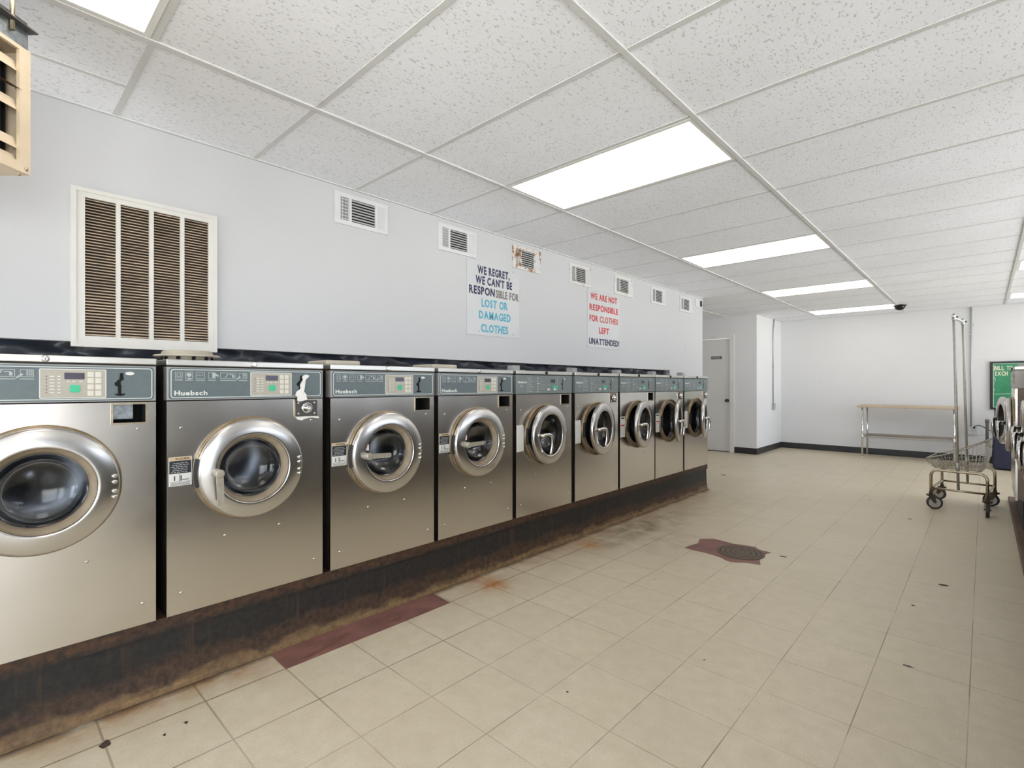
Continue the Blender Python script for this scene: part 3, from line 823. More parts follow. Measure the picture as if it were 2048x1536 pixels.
def b_panelB(bm): box(bm, -.05, PX, -W2, W2, .857, .990, 0, .0015)
def b_printB(bm):
    x0, x1 = PX, PX + .0008
    for y in (-.205, -.058, .135): box(bm, x0, x1, y, y + .0014, .864, .984, 0)
    for i in range(9):
        z = .968 - i * .0118
        box(bm, x0, x1, -.195, -.195 + rnd.uniform(.03, .07), z, z + .003, 2 if i in (6, 7) else 0)
    for i in range(6): plate(bm, -.096, -.086 + (.012 if i == 2 else 0), .964 - i * .019, .970 - i * .019, .001, x0, x1, 1)
    for r in range(3):
        for q in range(3): box(bm, x0, x1, -.045 + q * .012, -.038 + q * .012, .895 + r * .014, .898 + r * .014, 0)
    for q in range(3): box(bm, x0, x1, .005 + q * .018, .016 + q * .018, .918, .921, 0)
    box(bm, x0, x1, -.275, -.268, .905, .918, 0); box(bm, x0, x1, -.258, -.251, .905, .918, 0)
def b_displayB(bm): plate(bm, .058, .108, .936, .960, .002, PX, PX + .0015)
def b_startB(bm): poly(bm, [(PX, y, z) for y, z in ((.078, .905), (.095, .918), (.132, .912), (.148, .902), (.130, .888), (.108, .884), (.09, .892))], (.0008, 0, 0))
def b_keyB(bm): plate(bm, -.014, .014, -.007, .007, .002, PX + .0008, PX + .0022)
def b_logoB(bm): add_text(bm, 'Huebsch', -.303, -.212, .940, .0145, PX, bold=.035, thick=.001)
def b_slotB(bm):
    x0, d = PX, (.0015, 0, 0)
    poly(bm, [(x0, .197, .968), (x0, .202, .968), (x0, .205, .938), (x0, .199, .936)], d)
    poly(bm, [(x0, y, z) for y, z in arc_pts(.192, .928, .008, 0, 2 * PI, 12)[:-1]], d)
    poly(bm, [(x0, .196, .925), (x0, .202, .925), (x0, .202, .893), (x0, .196, .893)], d)
    poly(bm, [(x0, .185, .893), (x0, .213, .893), (x0, .208, .887), (x0, .190, .887)], d)
def b_slottagB(bm): poly(bm, [(PX, .226 + .009 * math.cos(k * PI / 6), .966 + .005 * math.sin(k * PI / 6)) for k in range(12)], (.0012, 0, 0))

def washer(kind, label, loc, rz=0, group=None, ajar=0.0, coin='open', handle=0.0, extras=(), scale=1.0, cab='cab', film='panelB', front='steel'):
    t = thing('washing_machine', label, 'washing machine', loc, rz, group)
    t.scale = (scale, scale, scale)
    part('cabinet', b_cabinet, cab, t, 'cabinet' + cab)
    fp = part('front_panel', b_front, front, t, 'front' + front)
    for i, (y, z) in enumerate(((-.27, .746), (-.27, .087), (-.111, .283), (.113, .285), (.276, .085), (.262, .752))):
        part('screw', b_screw, 'chrome', fp, 'screw', loc=(0, y, z))
    lid = part('lid', b_lid, 'lidsteel', t, 'lid')
    part('lock', b_lock, ['chrome', 'black'] if kind == 'A' else ['black', 'void'], lid, 'lock' + kind)
    part('bezel', b_bezel, 'brownrim', t, 'bezel')
    part('port_gasket', b_gasketport, 'tan', t, 'portgasket')
    part('drum', b_drum, 'drum', t, 'drum')
    part('latch_plate', b_latch, 'black', t, 'latch')
    if kind == 'A':
        cp = part('control_panel', b_panel_frame, 'panelFrame', t, 'panel_frame')
        part('control_film', b_filmA, 'panelA', cp, 'filmA'); part('border_line', b_borderA, 'line', cp, 'borderA')
        part('keypad', lambda bm: (b_keypad(bm)), 'keypad', cp, 'keypad'); part('keypad_border', b_keyborder, 'line', cp, 'keyborder')
        part('display', b_display, 'display', cp, 'display'); part('start_button', b_green, 'green', cp, 'green')
        for r in range(4):
            for q in range(2): part('button', b_key, 'button', cp, 'key', loc=(0, .1225 + q * .0215, .956 - r * .0225))
        part('indicator_lamps', b_lamps, ['display', 'line'], cp, 'lamps')
        part('pictograms', b_icons, 'dimprint', cp, 'icons'); part('logo', b_logoA, 'line', cp, 'logoA')
        part('coin_slot', b_slotA, 'void', cp, 'slotA'); part('slot_tag', b_slottag, 'white', cp, 'slottag')
        part('warning_label', b_warning, ['white', 'sticker_tan', 'sticker_dark', 'dimprint'], t, 'warning')
    else:
        cp = part('control_panel', b_panelB, film, t, film)
        part('printed_text', b_printB, ['dimprint', 'line', 'panelFrame'], cp, 'printB')
        part('display', b_displayB, 'display', cp, 'displayB'); part('start_mark', b_startB, 'green', cp, 'startB')
        for y in (.030, .105): part('button', b_keyB, 'line', cp, 'keyB', loc=(0, y, .888))
        part('logo', b_logoB, 'line', cp, 'logoB'); part('coin_slot', b_slotB, 'void', cp, 'slotB'); part('slot_tag', b_slottagB, 'white', cp, 'slottagB')
        part('top_bracket', b_topblock, 'greyplastic', t, 'topblock')
    cb = part('coin_box', b_coinbox, 'void', t, 'coinbox')
    part('coin_box_rim', b_coinrim, 'dullchrome', cb, 'coinrim')
    if coin == 'lock':
        pl = part('coin_plate', b_coinplate, ['charcoal', 'chrome'], t, 'coinplate'); part('coin_lock', b_coinlock, 'chrome', pl, 'coinlock')
    if coin == 'galvanised': part('coin_box_liner', b_coingal, 'gal', cb, 'coingal', label='galvanised liner')
    # door
    if kind == 'A':
        d = part('door', b_doorA, 'ringsteel', t, 'doorA', loc=(.012, HY, DCZ), rz=ajar)
        part('door_gasket', b_gasketA, 'tan', d, 'gasketA'); part('door_glass', b_glassA, 'glass', d, 'glassA')
        part('handle', lambda bm: b_handleA(bm, handle), 'lever', d, 'handleA%.2f' % handle)
        for dz in (.028, .007, -.026, -.047): part('bolt', b_bolt, 'chrome', d, 'bolt', loc=(.0355, .186 - HY, dz))
    else:
        d = part('door', b_doorB, 'ringsteel', t, 'doorB', loc=(.012, HY, DCZ), rz=ajar)
        part('door_gasket', b_gasketB, 'cab', d, 'gasketB'); part('door_glass', b_glassB, 'glass', d, 'glassB')
        part('handle', b_handleB, 'chrome', d, 'handleB')
        for z in (.588, .568, .534, .512): part('bolt', b_bolt, 'chrome', fp, 'bolt', loc=(0, .228, z))
    if 'tape' in extras:
        part('torn_tape', b_tape, 'tape', t, 'tape', label='torn white tape hanging from the slot'); part('tape_scrap', b_tape2, 'tape', t, 'tape2')
    if 'pink' in extras: part('door_sticker', b_pinklabel, ['pink', 'faded'], d, 'pink', label='small pale pink sticker')
    if 'white' in extras: part('blank_label', b_whitelabel, 'white', t, 'whitelabel', label='blank white sticker')
    if 'red' in extras: part('printed_label', b_redlabel, ['white', 'sticker_dark', 'red', 'dimprint'], t, 'redlabel', label='white sticker with a red band')
    if 'oval' in extras: part('soap_dispenser', b_dispenser, ['plasticbeige', 'void'], t, 'disp', label='oval beige dispenser lid')
    if 'cap' in extras: part('soap_dispenser', b_dispenser2, 'plasticbeige', t, 'disp2')
    return t

XF, ZP = -2.345, .293
R = math.radians
WM = [  # kind, left edge, right edge, label, options
    ('A', -.157, .482, 'stainless front-load washer cut by the left edge, with an open coin box hole', dict(coin='galvanised', handle=-PI / 2, extras=('cap',))),
    ('A', .517, 1.157, 'stainless front-load washer with torn white tape over its coin lock', dict(coin='lock', handle=R(-88), extras=('tape', 'oval'))),
    ('A', 1.197, 1.836, 'stainless washer just right of the taped one, lever sideways, open coin hole', dict(handle=R(-2), extras=('pink', 'cap'))),
    ('A', 1.867, 2.508, 'stainless washer fourth from the left edge, the last one with an eight-key pad', dict(handle=R(2), extras=('pink', 'cap'))),
    ('B', 2.543, 3.180, 'stainless washer with blank white sticker, first from camera with a hooked chrome handle', dict(ajar=R(4.5), extras=('white',))),
    ('B', 3.224, 3.863, 'stainless washer with white sticker and coin lock, door slightly open, midway along the row', dict(ajar=R(7.5), coin='lock', extras=('white',))),
    ('B', 3.896, 4.534, 'stainless washer with red-banded sticker, door ajar', dict(ajar=R(8.5), extras=('red',))),
    ('B', 4.553, 5.172, 'stainless washer with its door standing open, second from the far end of the row', dict(ajar=R(17), coin='lock', extras=('red',))),
    ('B', 5.206, 5.824, 'stainless washer at the far end of the left row, door standing open', dict(ajar=R(16), coin='lock', extras=('white',))),
]
for kind, y0, y1, lab, kw in WM:
    o = washer(kind, lab, (XF, (y0 + y1) / 2, ZP), 0, 'washers along the left wall', **kw)
    o.scale = (1, (y1 - y0) / .637, 1)
def right_washer(yc, xf, lab, grp, **kw): return washer('B', lab, (xf, yc, .272), PI, grp, scale=1.07, **{'cab': 'cabR', 'film': 'panelR', **kw})
GR = 'washers along the right aisle'
right_washer(6.83, .20, 'stainless washer on the right behind the wire cart, its round door swung open', GR, ajar=R(9))
right_washer(6.115, .185, 'stainless washer on the right with closed door seen edge-on, next to the open-door one', GR)
right_washer(5.40, .255, 'stainless washer cut by the right edge of the photo, handle sticking out', GR)
for yc in (4.70, 4.00, 3.30, 2.60, 1.90, 1.21):
    right_washer(yc, .24, 'dull dark fronted washer of the right row, out of view', GR + ' out of view', cab='cab', film='panelB', front='darkfront')

# plinths
def b_plinth(bm):
    P = [(-3.00, 0), (-2.347, 0), (-2.350, .012), (-2.356, .022), (-2.362, .05), (-2.367, .10), (-2.370, .235), (-2.357, .238), (-2.357, .293), (-3.00, .293)]
    a = [bm.verts.new((x, -.19, z)) for x, z in P]; b_ = [bm.verts.new((x, 5.852, z)) for x, z in P]; n = len(P)
    bm.faces.new(a); bm.faces.new(b_[::-1])
    for k in range(n): bm.faces.new((a[k], b_[k], b_[(k + 1) % n], a[(k + 1) % n]))
tag(part('machine_plinth', b_plinth, 'plinth'), 'long rusty black plinth under the left row of washers', 'plinth')
def b_plinth2(bm):
    box(bm, .182, 1.0, .84, 7.44, 0, .045, 0, .008)
tag(part('machine_plinth', b_plinth2, 'plinthbrown'), 'low brown stained plinth along the right edge under washers', 'plinth')
def b_rail(bm):  # black supports that also stand in for the shaded gap below the machines
    for a, b_, xf in ((5.78, 7.16, .23), (.87, 5.74, .285)): box(bm, xf, xf + .06, a, b_, .045, .272); box(bm, .88, .94, a, b_, .045, .272)
tag(part('support_rail', b_rail, 'black'), 'black support rails filling the dark gap under the right row of washers', 'rail')

# black plastic behind the washers
def b_sheet(bm):
    n = 240; rows = 5; G = []
    for i in range(n + 1):
        y = OPEN0 + .02 + (OPEN1 - OPEN0 - .04) * i / n
        for j in range(rows + 1):
            z = 1.316 + .125 * j / rows
            x = -3.045 + .014 * math.sin(y * 9 + .8 * j) + .010 * math.sin(y * 23 + 2 * j) + .006 * math.sin(y * 41 - j) + .016 * math.sin(PI * j / rows)
            G.append(bm.verts.new((x, y, z)))
    for i in range(n):
        for j in range(rows):
            a = i * (rows + 1) + j; bm.faces.new((G[a], G[a + rows + 1], G[a + rows + 2], G[a + 1])).smooth = True
    r = bmesh.ops.solidify(bm, geom=bm.faces[:], thickness=.0015)
tag(part('plastic_sheet', b_sheet, 'sheet'), 'strip of wrinkled black plastic sheet behind the washer tops', 'plastic sheet')

# ------------------------------------------------------------------ return-air grille
def make_grille():
    y0, y1, z0, z1 = .298, .862, 1.392, 2.083
    t = thing('return_grille', 'large white louvred air grille with four columns of slats', 'air grille', (XW, (y0 + y1) / 2, z0))
    oy, oz = (y0 + y1) / 2, z0
    cols = [(.338, .448), (.465, .575), (.593, .703), (.721, .828)]
    zb, zt = 1.432, 2.05
    def fr(bm):
        def b(ya, yb, za, zb_, x1=.016): box(bm, 0, x1, ya - oy, yb - oy, za - oz, zb_ - oz)
        b(y0, y1, z0, zb); b(y0, y1, zt, z1); b(y0, .338, zb, zt); b(.828, y1, zb, zt)
        for (a, b1), (a2, b2) in zip(cols, cols[1:]): b(b1, a2, zb, zt)
        outline(bm, y0 - .008 - oy, y1 + .006 - oy, z0 - .010 - oz, z1 + .008 - oz, .002, .018, 0, .020)
    part('frame', fr, 'grille', t)
    part('filter', lambda bm: box(bm, .0005, .002, .33 - oy, .836 - oy, zb - .005 - oz, zt + .005 - oz), 'filter', t)  # dark board on the wall face: brownish filter plus shade of an uncut recess
    for a, b_ in cols:
        def sl(bm):
            n = 46
            for i in range(n):
                z = zb + (zt - zb) * (i + .5) / n - oz
                vs = [(.004, z + .0022), (.005, z + .0030), (.0155, z - .0032), (.0145, z - .0040)]
                A = [bm.verts.new((x, a - oy, q)) for x, q in vs]; B = [bm.verts.new((x, b_ - oy, q)) for x, q in vs]
                for k in range(4): bm.faces.new((A[k], A[(k + 1) % 4], B[(k + 1) % 4], B[k]))
        part('louver_bank', sl, 'slat', t)
make_grille()

# ------------------------------------------------------------------ supply registers
def vent(y0, y1, z0, z1, label, mat='vent', style=0):
    oy, oz = (y0 + y1) / 2, (z0 + z1) / 2; hw, hh = (y1 - y0) / 2, (z1 - z0) / 2
    t = thing('air_vent', label, 'air vent', (XW, oy, oz), 0, 'vents along the top of the washer wall')
    k = hw / .19
    L = (-.152 * k, -.092 * k); Cn = (-.075 * k, .095 * k); Rr = (.112 * k, .168 * k); zz = (-.072, .072)
    if style == 1: Rr = None
    def fr(bm):
        ops = [L, Cn] + ([Rr] if Rr else [])
        box(bm, 0, .010, -hw, hw, -hh, zz[0]); box(bm, 0, .010, -hw, hw, zz[1], hh)
        ys = [-hw] + [v for p in ops for v in p] + [hw]
        for i in range(0, len(ys), 2): box(bm, 0, .010, ys[i], ys[i + 1], *zz)
    part('frame', fr, mat, t)
    part('duct_shade_plate', lambda bm: box(bm, .0004, .0012, L[0] - .002, Cn[1] + .002, zz[0] - .002, zz[1] + .002), 'void', t)  # flat black plate on the wall face, painted shade of a duct
    def lb(bm):
        n = 6
        for i in range(n):
            y = L[0] + (L[1] - L[0]) * (i + .5) / n; box(bm, .004, .009, y - .0017, y + .0017, *zz)
        for i in range(7):
            z = zz[0] + (zz[1] - zz[0]) * (i + .5) / 7; box(bm, .002, .004, L[0], L[1], z - .003, z + .003)
    part('side_fins', lb, mat if style != 3 else 'ventslat', t)
    def cb(bm):
        n = 8
        for i in range(n):
            z = zz[0] + (zz[1] - zz[0]) * (i + .5) / n
            vs = [(.002, z + .005), (.0035, z + .0065), (.0095, z - .003), (.008, z - .0045)]
            A = [bm.verts.new((x, Cn[0], q)) for x, q in vs]; B = [bm.verts.new((x, Cn[1], q)) for x, q in vs]
            for q in range(4): bm.faces.new((A[q], A[(q + 1) % 4], B[(q + 1) % 4], B[q]))
    part('blades', cb, 'ventslat', t)
    if Rr:
        def rb(bm):
            for i in range(6):
                a, b_ = Rr[0] + (Rr[1] - Rr[0]) * i / 6, Rr[0] + (Rr[1] - Rr[0]) * (i + 1) / 6
                A = [bm.verts.new(p) for p in ((.0015, a, zz[0]), (.0085, b_, zz[0]), (.0015, b_, zz[0]))]; B = [bm.verts.new((v.co.x, v.co.y, zz[1])) for v in A]
                for q in range(3): bm.faces.new((A[q], A[(q + 1) % 3], B[(q + 1) % 3], B[q]))
        part('closed_fins', rb, 'vent', t)
    return t
vent(1.525, 1.905, 2.222, 2.420, 'white air vent nearest the large grille', 'vent')
vent(2.336, 2.717, 2.215, 2.415, 'white air vent touching the top of the navy and teal sign', 'vent')
vent(3.140, 3.511, 2.218, 2.415, 'rustiest air vent, between the two hanging signs', 'ventrust')
vent(3.949, 4.307, 2.207, 2.403, 'rust-edged air vent touching the top left of the red lettered sign', 'ventrust2', 3)
vent(4.764, 5.149, 2.211, 2.420, 'air vent at the top right of the red lettered sign, rust at its left', 'ventrust2', 3)
vent(5.590, 5.966, 2.210, 2.410, 'white air vent third from the far end of the washer wall', 'vent', 3)
vent(6.381, 6.756, 2.197, 2.400, 'white air vent next to the last small one', 'vent', 3)
def last_vent():
    t = thing('air_vent', 'small air vent at the very end of the washer wall', 'air vent', (XW, 7.0, 2.37), 0, 'vents along the top of the washer wall')
    part('frame', lambda bm: (box(bm, 0, .008, -.12, .02, -.055, .05), box(bm, 0, .008, .10, .115, -.055, .05), box(bm, 0, .008, .02, .10, -.055, -.042), box(bm, 0, .008, .02, .10, .04, .05)), 'vent', t)
    part('duct_shade_plate', lambda bm: box(bm, .0004, .002, .02, .10, -.042, .04), 'void', t)  # thin black plate stands for the shade in the duct mouth
    part('blades', lambda bm: [box(bm, .002, .006, .02, .10, -.036 + i * .013, -.033 + i * .013) for i in range(6)], 'charcoal', t)
last_vent()

# ------------------------------------------------------------------ hand-lettered signs
def b_signscrew(bm): tube(bm, [(0, 0, 0), (.0012, 0, 0)], .0038, 10)
def sign(y0, y1, z0, z1, label, lines):
    t = thing('wall_sign', label, 'sign', (XW, (y0 + y1) / 2, z0), 0, 'notices above the washers')
    oy, oz = (y0 + y1) / 2, z0
    part('panel', lambda bm: box(bm, .0005, .006, y0 - oy, y1 - oy, 0, z1 - z0, 0, .001), 'signpanel', t)
    for yy, zz in ((y0 + .13, z1 - .03), (y1 - .08, z1 - .03), (y0 + .13, z0 + .03), (y1 - .08, z0 + .03)):
        part('screw', b_signscrew, 'charcoal', t, 'signscrew', loc=(.006, yy - oy, zz - oz))
    for mt, ls in lines.items():
        for s, a, b_, zc in ls:
            def tx(bm): add_text(bm, s, a - oy, b_ - oy, zc - oz, .062, .006, bold=.036, jitter=.06)
            part('lettering', tx, mt, t)
sign(2.621, 3.228, 1.612, 2.205, 'pale sign with navy and teal hand lettering about lost or damaged clothes', {
    'navy': [('WE REGRET,', 2.733, 3.102, 2.135), ("WE CAN'T BE", 2.711, 3.133, 2.054), ('RESPON', 2.642, 2.925, 1.970)],
    'faded': [('SIBLE FOR', 2.938, 3.216, 1.966)],
    'teal': [('LOST OR', 2.776, 3.078, 1.875), ('DAMAGED', 2.749, 3.115, 1.778), ('CLOTHES', 2.771, 3.084, 1.673)]})
sign(4.253, 4.867, 1.602, 2.205, 'pale sign with red and navy hand lettering about unattended clothes', {
    'red': [('WE ARE NOT', 4.307, 4.816, 2.131), ('RESPONSIBLE', 4.289, 4.836, 2.017), ('FOR', 4.289, 4.445, 1.904), ('LEFT', 4.462, 4.654, 1.787)],
    'rust_red': [('CLOTHES', 4.475, 4.836, 1.904)],
    'navy': [('UNATTENDED!', 4.280, 4.857, 1.668)]})

# small wall cover plate near the end of the wall
tag(part('cover_plate', lambda bm: box(bm, XW, XW + .003, 6.56, 6.64, 1.66, 1.78, 0, .001), 'wall'), 'blank white cover plate near the end of the washer wall', 'cover plate')

# ------------------------------------------------------------------ unit heater hung at upper left
def heater():
    rx_, ry_ = math.cos(YAW), math.sin(YAW)        # louvre face looks along the camera's right
    t = thing('unit_heater', 'beige louvred unit heater hanging from the ceiling at the upper left edge', 'heater', (-2.21, .118, 1.874), YAW)
    # local: +x = out of louvre face, +y = towards the far corner; the far lower corner is the origin
    Dp, Ln, Ht = .34, .52, .39
    part('casing', lambda bm: (box(bm, -Dp, -.004, -Ln, 0, 0, .004), box(bm, -Dp, -.004, -Ln, 0, Ht - .004, Ht), box(bm, -Dp, -.004, -.004, 0, .004, Ht - .004), box(bm, -Dp, -.004, -Ln, -Ln + .004, .004, Ht - .004), box(bm, -Dp, -Dp + .004, -Ln + .004, -.004, .004, Ht - .004)), 'beige', t)
    part('front_frame', lambda bm: (box(bm, -.004, .006, -.036, 0, 0, Ht), box(bm, -.004, .006, -Ln, -Ln + .036, 0, Ht), box(bm, -.004, .006, -Ln + .036, -.036, 0, .03), box(bm, -.004, .006, -Ln + .036, -.036, Ht - .012, Ht)), 'beige', t)
    part('coil', lambda bm: [box(bm, -.075, -.07, -Ln + .01, -.01, .01, Ht - .01)] + [box(bm, -.07, -.05, y, y + .0015, .02, Ht - .02) for y in [-Ln + .015 + .012 * i for i in range(41)]], 'void', t)
    for z, ang, mt in ((.329, .35, 'beige'), (.262, 1.2, 'rustbrown'), (.208, .35, 'beige'), (.089, .35, 'beige'), (.036, .45, 'beige')):
        def lv(bm):
            c, s = math.cos(ang), math.sin(ang); h = .019
            P = [(-.012 + s * h, -h * c), (-.012 + s * h + .002, -h * c), (-.012 - s * h + .002, h * c), (-.012 - s * h, h * c)]
            y0, y1 = -Ln + .04, -.028
            A = [bm.verts.new((x, y0, q)) for x, q in P]; B = [bm.verts.new((x, y1, q)) for x, q in P]
            bm.faces.new(A); bm.faces.new(B)
            for k in range(4): bm.faces.new((A[k], A[(k + 1) % 4], B[(k + 1) % 4], B[k]))
            tube(bm, [(-.012, y1, 0), (-.012, -.012, 0)], .004, 8)
        part('louver', lv, mt, t, loc=(0, 0, z), label='rust brown louver' if mt == 'rustbrown' else None)
    part('top_collar', lambda bm: box(bm, -Dp + .01, .002, -Ln, -.004, Ht, Ht + .058), 'gal', t)
    part('hanger_rail', lambda bm: (box(bm, -.012, .028, -Ln, .004, Ht + .058, Ht + .062), box(bm, -.012, -.008, -Ln, .004, Ht + .062, Ht + .095)), 'charcoal', t)
    hz = ZC - 1.874 + .004
    part('hanger_rod', lambda bm: (tube(bm, [(.008, -.06, Ht + .03), (.008, -.06, hz)], .006, 10), tube(bm, [(.008, -.06, Ht + .062), (.008, -.06, Ht + .072)], .012, 6)), 'dullchrome', t)
    part('hanger_rod', lambda bm: (tube(bm, [(.008, -.44, Ht + .03), (.008, -.44, hz)], .006, 10), tube(bm, [(.008, -.44, Ht + .062), (.008, -.44, Ht + .072)], .012, 6)), 'dullchrome', t)
    for p in ((.006, -.014, .014), (-.02, -.012, 0)): part('screw', b_screw, 'dullchrome', t, 'heaterscrew', loc=p)
heater()

# ------------------------------------------------------------------ bare floor patches, drain, chips
def flat(name, pts, mat, h, label, cat=None, parent=None):
    o = part(name, lambda bm: poly(bm, [(x, y, .0002) for x, y in pts], (0, 0, h)), mat, parent)
    if cat: tag(o, label, cat)
    return o
def ragged(pts, amp, n):
    out = []
    for (a, b_), (c, d) in zip(pts, pts[1:] + pts[:1]):
        for i in range(n):
            f = i / n; j = 0 if i == 0 else amp
            out.append((a + (c - a) * f + rnd.uniform(-j, j), b_ + (d - b_) * f + rnd.uniform(-j, j)))
    return out
bp = flat('bare_floor_strip', [(-2.345, .912), (-2.170, .908), (-2.166, 1.500), (-2.168, 1.812), (-2.345, 1.822)], 'bare', .0008, 'reddish brown strip where floor tiles are missing beside the plinth', 'floor patch')
part('glue_stain', lambda bm: (poly(bm, [(x, y, .001) for x, y in ragged([(-2.20, .98), (-2.185, 1.02), (-2.215, 1.16), (-2.26, 1.26), (-2.275, 1.24), (-2.235, 1.14)], .006, 4)], (0, 0, .0004)), poly(bm, [(x, y, .001) for x, y in ragged([(-2.21, 1.43), (-2.195, 1.50), (-2.225, 1.52), (-2.24, 1.46)], .006, 4)], (0, 0, .0004))), 'barebrown', bp)
pp = ragged([(-1.627, 3.614), (-1.60, 3.80), (-1.64, 3.905), (-1.56, 3.985), (-1.40, 3.965), (-1.25, 4.00), (-1.215, 3.955), (-1.12, 3.935), (-1.165, 3.83), (-1.10, 3.625), (-1.18, 3.60), (-1.263, 3.54), (-1.40, 3.60)], .008, 3)
dp = flat('bare_floor_patch', pp, 'bare', .0008, 'ragged reddish bare patch in the floor tiles around the drain', 'floor patch')
def drain():
    cx, cy, r = -1.285, 3.79, .158
    t = thing('floor_drain', 'round brown floor drain cover with ringed slots in the bare patch', 'drain cover', (cx, cy, .001))
    def pl(bm):
        for k, (a, b_) in enumerate(((0, .03), (.036, .066), (.072, .102), (.108, .134), (.139, r))):
            n = 56; z0, z1 = 0, .004
            R = [[bm.verts.new((q * math.cos(2 * PI * i / n), q * math.sin(2 * PI * i / n), z)) for i in range(n)] for q, z in (((a, z0), (a, z1), (b_, z1), (b_, z0)) if a else ((.001, z1), (b_, z1), (b_, z0)))]
            for A, B in zip(R, R[1:]):
                for i in range(n): bm.faces.new((A[i], A[(i + 1) % n], B[(i + 1) % n], B[i]))
        for k in range(12):
            a = k * PI / 6; c, s = math.cos(a), math.sin(a)
            poly(bm, [(.03 * c - .004 * s, .03 * s + .004 * c, .001), (.03 * c + .004 * s, .03 * s - .004 * c, .001), (.14 * c + .004 * s, .14 * s - .004 * c, .001), (.14 * c - .004 * s, .14 * s + .004 * c, .001)], (0, 0, .0026))
    part('grate', pl, 'drain', t)
    part('sump_shade', lambda bm: poly(bm, [((r - .002) * math.cos(2 * PI * i / 48), (r - .002) * math.sin(2 * PI * i / 48), 0) for i in range(48)], (0, 0, .0008)), 'void', t)  # black disc painted for the shade under the grate
drain()
FL = bpy.data.objects['floor']
for x, y, a, b_ in ((-2.161, .304, .020, .016), (-1.038, 3.91, .026, .012), (-.184, 4.012, .030, .016), (-.493, 5.792, .018, .012), (-2.36, 4.93, .012, .05), (-.285, 3.528, .010, .008), (-.24, 2.75, .020, .006), (-2.57, 6.922, .03, .03), (-2.09, .52, .008, .005), (-2.07, .45, .008, .004), (-.88, 6.468, .012, .008), (-1.5, 2.9, .004, .004), (-.9, 2.2, .005, .004), (-1.2, 1.6, .004, .005)):
    part('chip', lambda bm: poly(bm, [(x + a * (1 + .35 * rnd.uniform(-1, 1)) * math.cos(q), y + b_ * (1 + .35 * rnd.uniform(-1, 1)) * math.sin(q), .0002) for q in [k * 2 * PI / 11 for k in range(11)]], (0, 0, .0008)), 'chip', FL)

# ------------------------------------------------------------------ folding table by the far wall
def table():
    x0, x1, y0, y1, zt = -1.565, -.262, 10.17, 10.72, .880
    t = thing('work_table', 'narrow table with pale wood top and wire shelf against the far wall', 'table', ((x0 + x1) / 2, (y0 + y1) / 2, 0))
    hx, hy = (x1 - x0) / 2, (y1 - y0) / 2
    part('table_top', lambda bm: box(bm, -hx, hx, -hy, hy, zt - .036, zt, 0, .008), 'wood', t)
    for sx_ in (-1, 1):
        for sy_ in (-1, 1):
            def leg(bm):
                px, py = sx_ * (hx - .07), sy_ * (hy - .03)
                tube(bm, [(px, py, .03), (px, py, zt - .037)], .0135, 14)
                for i in range(32): tube(bm, [(px, py, .05 + i * .025), (px, py, .053 + i * .025)], .0142, 12)
                tube(bm, [(px, py, zt - .045), (px, py, zt - .0365)], .024, 14); tube(bm, [(px, py, 0), (px, py, .008), (px, py, .014), (px, py, .03)], [.012, .012, .006, .006], 12)
                tube(bm, [(px, py, .345), (px, py, .355), (px, py, .395)], [.021, .021, .017], 14)
            part('leg', leg, 'chrome', t)
    def shelf(bm):
        z = .375; a, b_ = hx - .08, hy - .035
        for s in (-1, 1):
            tube(bm, [(-a, s * b_, z), (a, s * b_, z)], .004, 6); tube(bm, [(-a, s * b_, z - .028), (a, s * b_, z - .028)], .003, 6)
            tube(bm, [(s * a, -b_, z), (s * a, b_, z)], .004, 6)
            n = 44; tube(bm, [(-a + 2 * a * i / n, s * b_, z - (.028 if i % 2 else 0)) for i in range(n + 1)], .0034, 5)
        for i in range(1, 36): x = -a + 2 * a * i / 36; tube(bm, [(x, -b_, z + .002), (x, b_, z + .002)], .0018, 5)
        for y in (-.12, 0, .12): tube(bm, [(-a, y, z - .004), (a, y, z - .004)], .0035, 6)
    part('wire_shelf', shelf, 'wire', t)
table()

